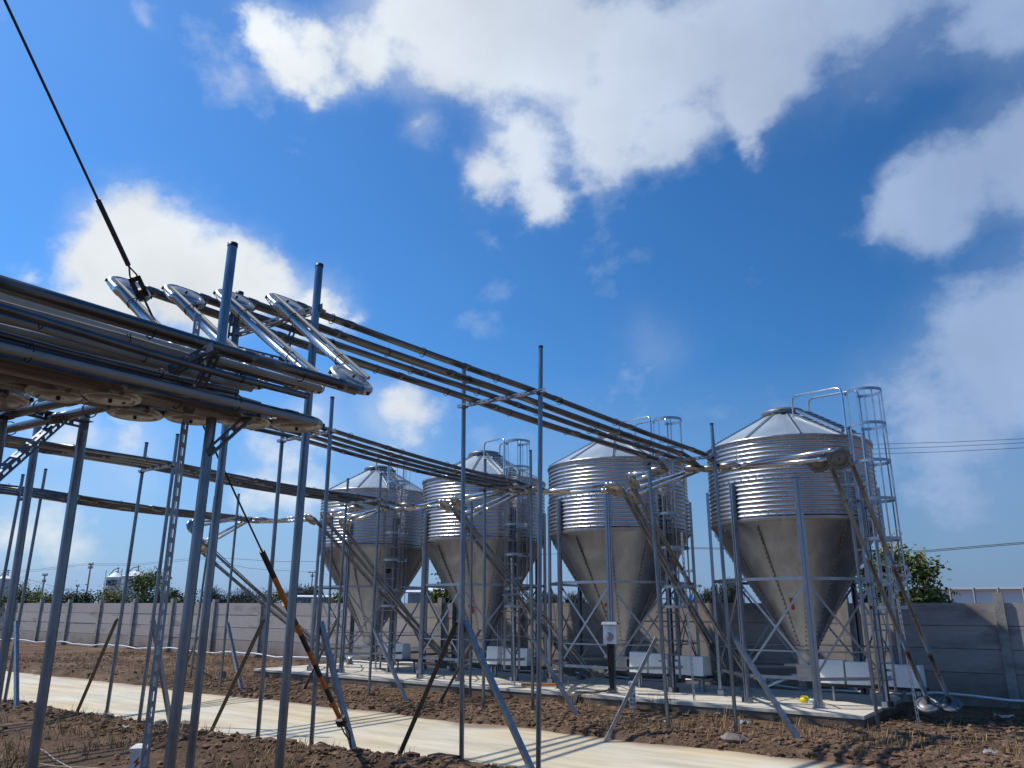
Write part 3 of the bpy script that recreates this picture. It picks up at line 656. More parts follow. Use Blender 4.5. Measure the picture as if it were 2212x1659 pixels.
# supports of the risers
def rsupport(label, pole, slot, bars, zg=.03):
    f = at(*(pole or slot)[0], zg); t = thing('riser_support', f, label, 'frame', 'riser supports')
    if pole:
        a, b = stand_post(pole[0], pole[1], zg); m = MB(); m.tube(a-Z*.3, b, .026, 12); m.build('post', M['galv'], t)
        hp = hd(a)
    if slot:
        a, b = stand_post(slot[0], slot[1], zg); m = MB(); m.angle(a-Z*.2, b, U, .038, .004, .08, .045, .014); m.build('slotted_upright', M['galv_old'], t)
        hp2 = hd(a)
    for (p, q, which) in bars:
        h_ = hp if which == 0 else hp2
        m = MB(); m.angle(far(*p, h_-.05), far(*q, h_-.05), Z, .04, .004, .08, .045, .014); m.build('bracket', M['galv_old'], t)
rsupport('round post with white slotted brackets in front of the silo 1 ladder', ((1899, 1582), (1825, 1005)), ((1985, 1574), (1920, 1202)),
         [((1788, 1051), (1872, 1048), 0), ((1792, 1054), (1837, 1084), 0), ((1828, 1019), (1858, 1017), 0), ((1893, 1243), (1969, 1246), 1), ((1918, 1228), (1955, 1221), 1), ((1966, 1248), (1930, 1292), 1), ((1953, 1222), (1964, 1245), 1)], .0)
rsupport('slotted angle upright with bracket at the ladder of the silo numbered 2', None, ((1500, 1537), (1470, 1150)), [((1456, 1272), (1516, 1268), 1), ((1458, 1275), (1480, 1312), 1), ((1452, 1240), (1500, 1235), 1)])
rsupport('round post and slotted upright under the risers in front of the silo numbered 3', ((1016, 1509), (1019, 1072)), ((1111, 1503), (1103, 1205)), [((1000, 1172), (1060, 1165), 0), ((1085, 1288), (1150, 1283), 1), ((1088, 1290), (1112, 1332), 1), ((1092, 1255), (1128, 1250), 1)])
rsupport('round post and slotted upright under the risers in front of the leftmost silo', ((707, 1482), (718, 1116)), ((813, 1466), (806, 1235)), [((700, 1190), (750, 1186), 0), ((788, 1268), (838, 1264), 1), ((836, 1266), (815, 1300), 1)])
rsupport('slotted angle upright under the risers left of the leftmost silo', None, ((606, 1452), (632, 1250)), [((612, 1284), (655, 1280), 1), ((617, 1285), (630, 1310), 1)], .06)
# ------------------------------------------------------------------ thick near posts and brackets
def nearpost(mb, foot, top, y_, slope_to):
    pass
def px_line(b, t, y): return (b[0]+(t[0]-b[0])*(y-b[1])/(t[1]-b[1]), y)
def near_frame(label, items, bars, name='pipe_frame', bup=None):
    f0 = at(*px_line(*items[0][0], items[0][1]), .08); t = thing(name, f0, label, 'frame', 'thick posts near the camera'); H = []
    for ((b, tp), y, kind) in items:
        f = at(*px_line(b, tp, y), .08); top = far(*tp, hd(f)); H.append(hd(f)); d = (top-f).normalized(); m = MB()
        if kind == 'post':
            m.tube(f-Z*.3, top, .031, 18, caps=False); m.lathe(top, [(.031, 0), (.026, 0), (.026, -.15)], 18); po = m.build('post', M['galv'], t)
            c = MB(); c.lathe(top, [(.0335, -.022), (.0335, .004), (.026, .004)], 18); c.build('end_cap', M['dark'], po)
        else:
            m.angle(f-Z*.2, top, -U, .05, .004, .085, .054, .018); m.build('slotted_upright', M['galv_old'], t)
    for (p, q, k, l) in bars:
        hk = H[k]-.04 if isinstance(k, int) else k; hl = H[l]-.04 if isinstance(l, int) else l
        m = MB(); m.angle(far(*p, hk), far(*q, hl), bup or Z, .05, .004, .085, .054, .018); m.build('bracket', M['angle_near'], t)
    return t
near_frame('thick round post with slotted upright and brackets rising through the lower pipe rack', [(((365, 1659), (503, 527)), 1990, 'post'), (((320, 1659), (435, 680)), 1960, 'slot')],
           [((455, 985), (546, 903), 0, 0), ((366, 806), (462, 756), 4.55, 4.35), ((398, 892), (458, 765), 4.8, 4.45), ((300, 815), (480, 865), 5.2, 5.1)])
near_frame('two thick capped posts beside the four shiny folded pipe ends', [(((603, 1659), (690, 572)), 1850, 'post'), (((410, 1659), (518, 632)), 1810, 'post')],
           [((508, 724), (697, 668), 1, 0), ((648, 690), (610, 800), 6.3, 6.3), ((460, 748), (612, 785), 5.9, 6.3), ((512, 672), (500, 775), 6.2, 6.2)])
near_frame('pair of thick posts carrying the slotted bracket under the short cross pipes', [(((70, 1659), (187, 880)), 1920, 'post'), (((-100, 1659), (5, 900)), 1985, 'post')],
           [((4, 868), (192, 912), 1, 0), ((145, 893), (-30, 1045), 0, 5.3)], bup=-Z)
m_ = near_frame('single thick round post behind the rack, between the cross pipe posts', [(((0, 1480), (91, 860)), 1780, 'post')], [])
# ------------------------------------------------------------------ guy wire with striped guard
an = at(768, 1624, .10); gt = far(10, 0, 4.75); gd = (gt-an)
def gw(px, py):       # the point of the wire line seen nearest to a photo pixel
    q = ray(px, py); w0 = EYE-an; a, b, c, d, e = q.dot(q), q.dot(gd), gd.dot(gd), q.dot(w0), gd.dot(w0)
    return an + gd*((a*e-b*d)/(a*c-b*b))
t = thing('guy_wire', an, 'black guy wire with an orange and black striped guard, anchored in the dirt heap', 'guy wire')
m = MB(); m.path([gw(718, 1530), gw(570, 1190), gw(325, 668), gw(312, 640)], .008, 8); m.build('lower_cable', M['black'], t)
m = MB(); m.path([gw(282, 575), gw(210, 427), gt+gd.normalized()*3], .0085, 8); m.path([gw(280, 572), gw(212, 430)], .017, 8); m.build('upper_cable', M['black'], t)
s1, s2 = gw(282, 575), gw(297, 618); sd = (s2-s1).normalized(); sx = sd.cross((s1-EYE).normalized()).normalized()
m = MB(); m.path([s1, s1+sd*.06+sx*.02, s2-sd*.02+sx*.035], .006, 6); m.path([s1, s1+sd*.06-sx*.02, s2-sd*.02-sx*.035], .006, 6); m.build('wire_loop', M['black'], t)
m = MB(); sy = sd.cross(sx)
m.box(s2+sd*.0-sx*.026, .075, .016, .024, (sd, sx, sy)); m.box(s2+sx*.026, .075, .016, .024, (sd, sx, sy)); m.box(s2-sd*.06, .018, .042, .024, (sd, sx, sy)); m.box(s2+sd*.055, .03, .042, .024, (sd, sx, sy)); m.build('strain_insulator', M['black'], t)
g0, g1 = gw(568, 1188), gw(728, 1552); gl = (g1-g0); gdir = gl.normalized()
seq = [0, .135, .285, .395, .455, .555, .635, .715, .795, .885, 1.0]
for k in range(10):
    m = MB(); m.tube(g0+gl*seq[k], g0+gl*seq[k+1], .026, 12, caps=True); m.build('guard_stripe', M['black'] if k % 2 == 0 else M['orange'], t)
m = MB(); x = g0+gl*.283; m.tube(x-gdir*.012, x+gdir*.012, .038, 12); m.build('guard_collar', M['orange'], t)
m = MB(); x = gw(733, 1562); a_ = gdir.cross(Z).normalized(); b_ = gdir.cross(a_)
m.box(x, .05, .05, .028, (gdir, a_, b_)); m.box(x+a_*.05-gdir*.05, .05, .012, .02, (gdir, a_, b_)); m.box(x-a_*.045+gdir*.03, .045, .015, .02, (gdir, a_, b_)); m.tube(x-b_*.06, x+b_*.06, .012, 8); m.build('wire_clamp', M['dark'], t)
m = MB(); y_ = gw(757, 1600); m.path([x+a_*.03, lerp(x, y_, .6)+a_*.035, y_, an-Z*.25], .010, 8); m.path([x-a_*.03, lerp(x, y_, .6)-a_*.03, y_], .008, 8); m.build('anchor_rod', M['dark'], t)
# ------------------------------------------------------------------ control box on silo 2
lc = SIL[1]; la = 195.5; o = azv(la); s_ = azv(la+90); bc = lc+o*(SR+.17)+Z*1.24
t = thing('control_box', bc-Z*.2, 'white electric control box with blue print and grey disc on the silo leg', 'control box')
m = MB(); m.box(bc, .09, .135, .19, (o, s_, Z)); m.build('housing', M['white'], t)
m = MB(); m.add([bc+Z*.20+o*x+s_*y+Z*z for x, y, z in ((-.1, -.17, 0), (.13, -.17, 0), (.13, .17, 0), (-.1, .17, 0), (-.1, -.17, .055), (.10, -.15, .055), (.10, .15, .055), (-.1, .17, .055))], [(0, 3, 2, 1), (4, 5, 6, 7), (0, 1, 5, 4), (1, 2, 6, 5), (2, 3, 7, 6), (3, 0, 4, 7)]); m.build('rain_hood', M['galv_old'], t)
m = MB(); m.lathe(bc+o*.0915-Z*.045, [(.0, .002), (.086, .002), (.09, 0)], 28, (s_, Z, o)); m.build('disc_label', M['greyprint'], t)
m = MB(); f_ = bc+o*.0945-Z*.03
for p, q in (((-.028, -.03), (0, .035)), ((0, .035), (.028, -.03)), ((-.028, -.03), (.028, -.03)), ((0, -.01), (0, .02)), ((-.04, -.06), (.04, -.06))): m.bar(f_+s_*-p[0]+Z*p[1], f_+s_*-q[0]+Z*q[1], .002, .006, o)
m.build('warning_mark', M['dark'], t)
m = MB(); rnd = random.Random(3)
for k in range(34):
    low = k < 20; x = -rnd.uniform(-.02, .125)*(1 if not low else -1); x = rnd.uniform(-.125, .03) if low else rnd.uniform(-.02, .125); z = rnd.uniform(-.185, -.10) if low else rnd.uniform(.08, .18)
    if (x*x+(z+.045)**2) < .0095: continue
    p = bc+o*.0918-s_*x+Z*z; d = (s_*-.7+Z*-.7); m.bar(p-d*.018, p+d*.018, .001, .012, o)
m.build('blue_print', M['blue'], t)
t.scale = (.86, .86, .86)
t2 = thing('cable_bundle', lc+o*(SR+.12)+Z*.2, 'thick bundle of black cables dropping from the control box and over the slab edge', 'cables')
m = MB()
foot = lc+o*(SR+.11)+Z*.27
for k in range(7):
    dx = s_*(.018*(k-3)); w_ = random.Random(k).uniform(-.02, .02)
    a1 = W(12.70, uv(foot)[1]+.38+.02*k, .23); a2 = W(12.57, uv(foot)[1]+.42+.02*k, .17); a3 = W(12.47, uv(foot)[1]+.45+.02*k, -.05)
    m.path([bc-Z*.18+dx, bc-Z*.45+dx*.8+s_*w_, foot+dx*.7+s_*w_+Z*.25, foot+dx*.6, lerp(foot, a1, .5)-Z*.03, a1, a2, a3], .013, 7)
m.build('cable', M['black'], t2)
# ------------------------------------------------------------------ marker posts, plank, litter
def marker(px, py, zg, w, h, label, glyphs, yaw):
    b = at(px, py, zg); f_ = azv(yaw); s_ = azv(yaw+90); t = thing('cable_marker', b, label, 'marker post', 'white cable marker posts')
    m = MB(); m.box(b+Z*(h/2-.1), w/2, w/2, h/2+.1, (f_, s_, Z)); m.build('shaft', M['offwhite'], t)
    m = MB(); c = b+Z*h; vs = [c+f_*x*w*k+s_*y*w*k+Z*z for z, k in ((.001, .58), (.03, .58), (.055, .28)) for x, y in ((-1, -1), (1, -1), (1, 1), (-1, 1))]
    m.add(vs, [(0, 3, 2, 1), (8, 9, 10, 11)]+[(4*r_+i, 4*r_+(i+1) % 4, 4*r_+4+(i+1) % 4, 4*r_+4+i) for r_ in (0, 1) for i in range(4)]); m.build('cap', M['offwhite'], t)
    face = b+f_*(w/2+.0015)
    bolt = [(.016, .046), (-.030, -.004), (-.004, .000), (-.018, -.046), (.030, .006), (.004, .004)]
    m = MB(); zc = h-.09; k = w/.11
    m.add([face-s_*x*k*1.0+Z*(zc+y*k) for x, y in bolt], [(0, 1, 2, 5), (5, 2, 3, 4)]); m.add([face-s_*x*k+Z*(zc+y*k)+f_*.0005 for x, y in bolt], [(5, 2, 1, 0), (4, 3, 2, 5)]); m.build('lightning_mark', M['red'], t)
    if glyphs:
        for col_, txt in enumerate(glyphs):
            for r_, ch in enumerate(txt):
                x0, z0 = (.026 if col_ else -.026), h-.175-.062*r_
                text_mesh(ch, .045, lambda x, y, x0=x0, z0=z0: face-s_*(x+x0)*1.0+Z*(z0+y)+f_*.001, 'lettering', M['dark'] if r_ == 0 else M['red'], t, bold=.001)
marker(1367, 1532, .05, .105, .38, 'white marker post with red lettering and lightning sign before the slab edge', ['\u4e0b\u6709\u7535', '\u7981\u6b62\u6316'], 187)
marker(291, 1700, .09, .125, .30, 'white marker post with pyramid cap half cut by the bottom edge', None, 165)
pl = MB(); pl.bar(at(1126, 1479, .235), at(1206, 1479, .235), .09, .045); tag(pl.build('timber_plank', M['wood'], None, at(1165, 1479, .22)), 'orange brown timber plank lying on the slab', 'plank')
yb = at(1739, 1517, .2); t = thing('plastic_bag', yb, 'yellow and white crumpled bag beside the foot of a silo leg', 'bag')
m = MB(); m.lathe(yb+Z*.0, [(.0, .10), (.05, .095), (.085, .06), (.09, .02), (.07, .0)], 9); m.build('yellow_half', M['yellow'], t); m = MB(); m.lathe(yb+V*-.09+Z*0, [(0, .06), (.05, .05), (.07, .01), (.06, 0)], 8); m.build('white_half', M['white'], t)
def rock(mb, c, r, rnd, flat=.6, n=2):
    ph = [rnd.uniform(0, 6) for _ in range(6)]; rows = 5; cols = 8; vs = []
    for i in range(rows+1):
        th = math.pi*i/rows
        for j in range(cols):
            a = 2*math.pi*j/cols; d = Vector((math.sin(th)*math.cos(a), math.sin(th)*math.sin(a), math.cos(th)))
            k = r*(1+.28*math.sin(3*d.x+ph[0])+.22*math.sin(4*d.y+ph[1])+.18*math.sin(5*d.z+ph[2]))
            vs.append(c+Vector((d.x*k*(1+.3*math.sin(ph[3])), d.y*k, d.z*k*flat)))
    mb.add(vs, [(i*cols+j, i*cols+(j+1) % cols, (i+1)*cols+(j+1) % cols, (i+1)*cols+j) for i in range(rows) for j in range(cols)], False)
rnd = random.Random(11)
for (px, py, r, mm, lb, nm, ct) in [(1590, 1604, .17, 'stone', 'pale rounded rock at the foot of the right post at the far road edge', 'rock', 'rock'), (478, 1704-240, .2, 'stone', 'low pale rock beside the post left of the slab', 'rock', 'rock'),
        (1105+22, 1640, .0, 'brick', '', '', ''), (2130, 1552, .0, 'litter', '', '', ''), (340, 1655-85, .10, 'stone', 'pale flat stone on the rubble by the slotted upright', 'rock', 'rock'), (410, 1568, .12, 'stone', 'dark rounded stone at the road edge behind the thick posts', 'rock', 'rock'), (690, 1620, .10, 'stone', 'pale stone in the dirt heap under the frame by the guy wire', 'rock', 'rock'), (238, 1556, .12, 'stone', 'dark brown stone at the post foot on the rubble', 'rock', 'rock'), (318, 1560, .08, 'stone', 'reddish small stone on the rubble beside the road', 'rock', 'rock')]:
    if r == 0: continue
    c = at(px, py, .08 if py > 1540 and px < 900 else .05); m = MB(); rock(m, c+Z*.02, r, rnd, .55); tag(m.build(nm, M[mm], None, c), lb, ct, 'loose rocks')
br = at(958, 1648, .09); m = MB(); m.box(br+Z*.02, .15, .09, .055, (V, U, Z)); tag(m.build('brick', M['brick'], None, br), 'reddish brick block on the dirt heap at the bottom centre', 'brick')
br = at(626, 1607, .05); m = MB(); m.box(br+Z*.0, .07, .05, .05, (V, U, Z)); tag(m.build('concrete_block', M['clod'], None, br), 'small brown block at the road edge between two frame posts', 'block')
br = at(1623, 1522, .05); 
for (px, py, sx, sy, mm, lb) in [(2170, 1553, .20, .09, 'litter', 'white long litter piece in the dirt near the wall at right'), (2140, 1632, .10, .07, 'foil', 'crumpled clear plastic in the dirt at the lower right'), (1607, 1566, .11, .07, 'foil', 'blue grey scrap lying in the dirt left of the slanting brace'),
        (1437, 1562, .05, .03, 'litter', 'small white scrap in the dirt below the slab edge'), (1830-280, 1545, .05, .035, 'litter', 'white crumb of foam against the slab side'), (265, 1672-95, .12, .05, 'litter', 'white flat litter on the bare dirt in the lower left'), (168, 1437, .10, .06, 'litter', 'pale lump of litter on the dirt bank beyond the road at left'), (72, 1452, .10, .04, 'litter', 'white scrap at the far road edge on the left'),
        (265, 1690-130, .10, .04, 'litter', 'pale chip on the rubble between the frame posts'), (1700-30, 1524+6, .07, .04, 'brick', 'orange broken brick chip at the slab edge')]:
    c = at(px, py, .07 if px > 1300 or py < 1480 else .12); m = MB(); rr = random.Random(int(px)); nn = 6; vs = []
    for i in range(nn):
        for j in range(nn): vs.append(c+V*(i/(nn-1)-.5)*1.3*sx+U*(j/(nn-1)-.5)*1.3*sy*1.5+Z*(.02+.05*rr.random()*min(1, sx*8)))
    m.add(vs, [(i*nn+j, i*nn+j+1, (i+1)*nn+j+1, (i+1)*nn+j) for i in range(nn-1) for j in range(nn-1)])
    tag(m.build('litter', M[mm], None, c), lb, 'litter', 'scattered litter')
hp = [at(*p, .13) for p in [(62, 1652), (66, 1620), (95, 1600), (110, 1660)]]
m = MB(); m.path([at(x, y, .12) for x, y in [(70, 1640), (66, 1622), (78, 1612), (100, 1625), (118, 1640), (140, 1652), (165, 1665), (200, 1672)]], .005, 8)
m.path([at(x, y, .115) for x, y in [(80, 1648), (110, 1654), (150, 1657), (190, 1658), (240, 1662)]], .005, 8)
tag(m.build('hose', M['hose'], None, at(110, 1640, .1)), 'pale loose hose lying on the dirt at the bottom left', 'hose')
# ------------------------------------------------------------------ boundary wall with white water pipe
WU = 16.65
wt = thing('boundary_wall', W(WU, 10, 0), 'grey precast concrete panel wall with posts behind the silos', 'wall')
pv = [1.33+2.62*k for k in range(-6, 24)]
rw = random.Random(5)
for k, v in enumerate(pv):
    m = MB(); h_ = 1.93+rw.uniform(-.02, .05); m.bar(W(WU-.02, v, -.4), W(WU-.02+rw.uniform(-.01, .01), v, h_), .15, .16, U); m.build('post', M['wallpost'], wt)
    if k < len(pv)-1:
        m = MB()
        for j in range(5):
            zb = -.20+.40*j; g_ = .012+rw.uniform(0, .008)
            m.box(W(WU+.01+rw.uniform(-.008, .008), v+1.31, zb+.2), .028, 1.235, .2-g_/2, (U, V, Z))
        m.box(W(WU+.042, v+1.31, .8), .012, 1.315, .985, (U, V, Z)); m.build('panel', M['board'], wt)
m = MB(); pts = []
for k in range(90):
    v = -3+.55*k; pts.append(W(WU-.14+.02*math.sin(k*1.3), v, .19+.035*math.sin(k*.83)+.02*math.sin(k*2.1)))
m.path(pts, .024, 8); tag(m.build('water_pipe', M['pvc'], None, W(WU-.14, 10, .19)), 'long white water pipe strung along the foot of the concrete wall', 'pipe')
# ------------------------------------------------------------------ loose stuff: clods and dry grass
def on_road(u, v): return ROAD0+.12 < u < ROAD1-.15
rc = random.Random(21); cm = MB()
def clod(c, r):
    ico = [(0, 0, 1), (.894, 0, .447), (.276, .851, .447), (-.724, .526, .447), (-.724, -.526, .447), (.276, -.851, .447), (.724, .526, -.447), (-.276, .851, -.447), (-.894, 0, -.447), (-.276, -.851, -.447), (.724, -.526, -.447), (0, 0, -1)]
    fa = [(0, 1, 2), (0, 2, 3), (0, 3, 4), (0, 4, 5), (0, 5, 1), (1, 6, 2), (2, 7, 3), (3, 8, 4), (4, 9, 5), (5, 10, 1), (6, 7, 2), (7, 8, 3), (8, 9, 4), (9, 10, 5), (10, 6, 1), (6, 11, 7), (7, 11, 8), (8, 11, 9), (9, 11, 10), (10, 11, 6)]
    rot = Matrix.Rotation(rc.uniform(0, 6), 3, 'Z'); sx, sy, sz = rc.uniform(.7, 1.5), rc.uniform(.6, 1.2), rc.uniform(.4, .8)
    cm.add([c+rot @ Vector((x*r*sx, y*r*sy, z*r*sz))*rc.uniform(.6, 1.3) for x, y, z in ico], fa)
def scatter(n, u0, u1, v0, v1, rmin, rmax, dens=None):
    k = 0
    while k < n:
        u, v = rc.uniform(u0, u1), rc.uniform(v0, v1); k += 1
        if on_road(u, v) or (SLAB0-.02 < u < SLAB1 and SLABV0 < v < SLABV1): continue
        if dens and rc.random() > dens(u, v): continue
        r = rmin+(rmax-rmin)*rc.random()**4
        clod(W(u, v, soil_z(u, v)+r*.12), r)
cl_far = lambda u, v: math.exp(-((u-10.6)/.75)**2)*.9+.12+.3*max(0, fbm(u*1.2, v*1.2, 3))
scatter(34000, 9.75, 12.6, -1, 17, .008, .055, cl_far)
scatter(3500, 9.75, 16.6, 17, 29, .012, .06, lambda u, v: .45+.4*fbm(u*.8, v*.8, 3))
scatter(5000, 9.75, 15.0, -3, 2.9, .008, .06)
cl_near = lambda u, v: min(1, math.exp(-((u-6.1-(.5*max(0, (7.6-v)/3)))/.32)**2)*(1.0 if v < 12.5 else .4)+.05)
scatter(24000, 4.5, 7.6, 3.5, 15, .007, .055, cl_near)
scatter(700, 2.8, 6.4, 4, 16, .01, .05)
tag(cm.build('dirt_clods', M['clod']), kind='stuff')
gm = MB()
def tuft(u, v, n, h):
    for _ in range(n):
        a = rc.uniform(0, 6.28); l = rc.uniform(.2, .9)*h; p = W(u+rc.gauss(0, .05), v+rc.gauss(0, .05), soil_z(u, v)-.01)
        d = Vector((math.cos(a)*l*.55, math.sin(a)*l*.55, l)); s_ = Vector((-math.sin(a), math.cos(a), 0))*rc.uniform(.0025, .006)
        mid = p+d*.55+Z*l*.08
        gm.add([p-s_, p+s_, mid+s_*.7, mid-s_*.7, p+d], [(0, 1, 2, 3), (3, 2, 4)])
def gscatter(n, u0, u1, v0, v1, blades, h, dens):
    for _ in range(n):
        u, v = rc.uniform(u0, u1), rc.uniform(v0, v1)
        if on_road(u, v) or (SLAB0-.05 < u < SLAB1 and SLABV0 < v < SLABV1): continue
        if rc.random() < dens(u, v): tuft(u, v, blades, h)
gscatter(1500, 3.0, 6.5, 5, 15, 7, .16, lambda u, v: max(0, min(1, .35+1.2*fbm(u*.8, v*.8, 3, 8.8))))
gscatter(1700, 10.2, 16.8, 16, 29, 6, .20, lambda u, v: max(.05, min(1, .25+1.4*fbm(u*.5, v*.5, 3, 2.8)+.5*(u > 15.5))))
gscatter(900, 10.0, 12.6, 0, 16, 6, .16, lambda u, v: max(.0, min(1, .1+1.1*fbm(u*.7, v*.7, 3, 4.4)+.35*(v < 5.5))))
gscatter(300, 15.7, 16.8, 4, 17, 6, .25, lambda u, v: .7)
gscatter(200, 10.5, 16.6, -3, 2.8, 6, .22, lambda u, v: .5)
for _ in range(26):
    u, v = rc.choice([(12.3, 7.7), (12.2, 7.4), (12.35, 6.0), (12.2, 5.8), (11.4, 4.6)]); tuft(u+rc.gauss(0, .08), v+rc.gauss(0, .1), 4, .5)
tag(gm.build('dry_grass', M['straw']), kind='stuff')
# ------------------------------------------------------------------ trees behind the wall
def tree(label, base, h, w, kind, seed, name='tree', dens=1.0, group='trees beyond the wall'):
    rn = random.Random(seed); t = thing(name, base, label, 'tree', group); tr = MB(); cr = MB(); fl = MB()
    tr.path([base-Z*.2, base+Z*h*.3+Vector((rn.gauss(0, .03), 0, 0))*h, base+Z*h*.62+Vector((rn.gauss(0, .05), rn.gauss(0, .05), 0))*h], [h*.035, h*.026, h*.012], 8)
    tips = []
    for k in range(int(12*dens)+4):
        a = rn.uniform(0, 6.28); zz = rn.uniform(.22, .9); rad = w/2*math.sqrt(max(.05, 1-((zz-.48)/.6)**2))*rn.uniform(.5, 1.05)
        tip = base+Vector((math.cos(a)*rad, math.sin(a)*rad, h*zz*rn.uniform(.95, 1.08))); st = base+Z*h*min(.6, zz*.6)
        tr.path([st, lerp(st, tip, .5)+Z*h*.04, tip], [h*.012, h*.008, h*.003], 5); tips.append(tip)
    ls = {'broad': .13, 'pinnate': .12, 'needle': .20}[kind]*(h/3.0)**.5*(1 if hd(base) < 30 else 1.1)
    for tip in tips:
        cs = w*(.16 if h < 3.2 and hd(base) < 30 else .20)*rn.uniform(.7, 1.25)
        for _ in range(int((330 if kind != 'needle' else 300)*dens*(1 if hd(base) < 30 else 1.7))):
            d = Vector((rn.gauss(0, 1), rn.gauss(0, 1), rn.gauss(0, .75)))*cs*.75; p = tip+d
            l = ls*rn.uniform(.6, 1.3)
            if kind == 'needle': ax = Vector((rn.gauss(0, .35), rn.gauss(0, .35), 1)).normalized(); wd = .16
            else: ax = Vector((rn.gauss(0, 1), rn.gauss(0, 1), rn.gauss(0, .45)-.25)).normalized(); wd = .42
            sd = ax.cross(Vector((rn.gauss(0, 1), rn.gauss(0, 1), rn.gauss(0, 1)))).normalized()*l*wd
            cr.add([p-ax*l/2, p+sd/2, p+ax*l/2, p-sd/2], [(0, 1, 2, 3)])
        if kind == 'pinnate' and rn.random() < .75:
            q = tip+Z*cs*.9
            for _ in range(int(110*dens)):
                p = q+Vector((rn.gauss(0, .32)*cs, rn.gauss(0, .32)*cs, rn.gauss(.1, .55)*cs)); l = ls*.7; ax = Vector((rn.gauss(0, .6), rn.gauss(0, .6), 1)).normalized(); sd = ax.cross(Vector((rn.gauss(0, 1), rn.gauss(0, 1), .1))).normalized()*l*.3
                fl.add([p-ax*l/2, p+sd/2, p+ax*l/2, p-sd/2], [(0, 1, 2, 3)])
    tr.build('trunk', M['trunk'], t); cr.build('crown', M[{'broad': 'leafd', 'pinnate': 'leafg', 'needle': 'leafc'}[kind]], t)
    if fl.v: fl.build('flower_head', M['leafy'], t)
    return t
def tree_px(label, x, ytop, wpx, dist, kind, seed, dens=1.0):
    az_ = math.atan2(ray(x, 1318).x, ray(x, 1318).y); dist = max(dist, WU/math.cos(az_-A0)+1.2+wpx/2050*dist*.45)
    b = far(x, 1318, dist); b.z = -.1; top = far(x, ytop, dist).z; w = wpx/2050*dist/ math.cos(math.atan((x-1106)/1700)) ; tree(label, b, top+.1, w, kind, seed, dens=dens)
TR = [('bushy tree with yellow flower heads at the left edge, below the leftmost far silo', 25, 1264, 62, 42, 'pinnate', 1), ('low yellowish bush behind the wall between the two left far poles', 98, 1282, 62, 44, 'pinnate', 2), ('dark leafy shrub behind the wall left of the far silo with the sign', 175, 1284, 74, 43, 'broad', 3),
      ('dark leafy tree in front of the far silo with the sign', 232, 1266, 80, 42, 'pinnate', 4), ('largest yellow green tree at left, in front of the right far silo', 308, 1240, 92, 42, 'pinnate', 5), ('dark round tree behind the wall just left of the thick posts', 372, 1270, 70, 45, 'broad', 6),
      ('grey green feathery tree right of the thick posts behind the wall', 470, 1268, 70, 60, 'needle', 7), ('feathery dark tree behind the wall between the thick posts and the guy guard', 528, 1272, 78, 62, 'needle', 8), ('yellow tinged tree behind the wall beside the guy wire guard', 600, 1268, 66, 46, 'pinnate', 9),
      ('feathery tree behind the wall right of the striped guard', 652, 1262, 66, 58, 'needle', 10), ('leafy bush with yellow heads left of the leftmost silo hopper', 745, 1270, 60, 34, 'pinnate', 11), ('green and yellow tree seen between the two left silos', 955, 1222, 80, 30, 'pinnate', 12),
      ('dark feathery shrub behind the wall between the two middle silos', 1180, 1272, 60, 40, 'needle', 13), ('feathery shrub behind the wall left of the silo numbered 2', 1252, 1270, 66, 38, 'needle', 14), ('feathery row tree behind the wall between the two right silos', 1560, 1268, 90, 36, 'needle', 15), ('large leafy tree with pale flower heads above the wall at the right', 1955, 1172, 118, 21, 'pinnate', 16), ('leafy dark tree behind the ladder of the silo numbered 1', 1900, 1225, 60, 23, 'broad', 17)]
for lb, x, y, w, d, k, s in TR: tree_px(lb, x, y, w, d, k, s, 1.0 if s < 16 else 1.7)
# ------------------------------------------------------------------ far silos, poles, wires, sheds
def far_silo(label, x0, x1, yeave, ytop, dist, sign=False):
    c = far((x0+x1)/2, 1318, dist); c.z = -.2; r = (far(x1, 1318, dist)-far(x0, 1318, dist)).length/2; ze = far((x0+x1)/2, yeave, dist).z; zt = far((x0+x1)/2, ytop, dist).z
    t = thing('far_silo', c, label, 'silo', 'silos far beyond the wall')
    m = MB(); m.lathe(Vector((c.x, c.y, 0)), [(r, -.2)]+[(r*(1+.012*math.cos(k*math.pi)), .4+(ze-.4)*k/40) for k in range(41)], 40); w_ = m.build('wall', M['farsheet'], t)
    m = MB(); m.lathe(Vector((c.x, c.y, 0)), [(r*1.03, ze), (r*.18, zt), (r*.18, zt+.15), (0, zt+.2)], 24, smooth=False); m.build('roof', M['farwhite'], t)
    m = MB(); q = Vector((c.x, c.y, 0)); s_ = Vector((1, 0, 0)); m.path([q-s_*r*.98+Z*ze, q-s_*r*.3+Z*(zt+.35), q+s_*r*.25+Z*(zt+.5)], .05, 6); m.path([q+s_*r*.05+Z*(zt+.6), q+s_*r*.22+Z*(zt-.2)], .05, 6); m.build('roof_rail', M['dark'], t)
    tc = -Vector((c.x, c.y, 0)).normalized()
    m = MB(); sd = tc.cross(Z)
    for sg in (-1, 1): m.bar(q+sd*(r+.1)*.98+tc*.3*sg+Z*.5, q+sd*(r+.1)*.98+tc*.3*sg+Z*(ze+.8), .05, .05)
    m.build('ladder', M['fargrey'], t)
    if sign:
        pc = q+tc*(r+.06)+Z*(ze-r*.62)+tc.cross(Z)*(-r*.0); x_ = Z.cross(tc)
        pc = pc-x_*r*.36-tc*r*.07
        m = MB(); m.box(pc, .03, r*.56, r*.30, (tc, x_, Z)); sg_ = m.build('sign', M['dark'], t)
        text_mesh('CHI', r*.62, lambda x, y: pc+tc*.05+x_*x*1.05+Z*y*.95, 'sign_lettering', M['farteal'], t, bold=.015)
far_silo('far silo with a dark lettered sign on its side, left of its twin', 219, 262, 1247, 1236, 105, True)
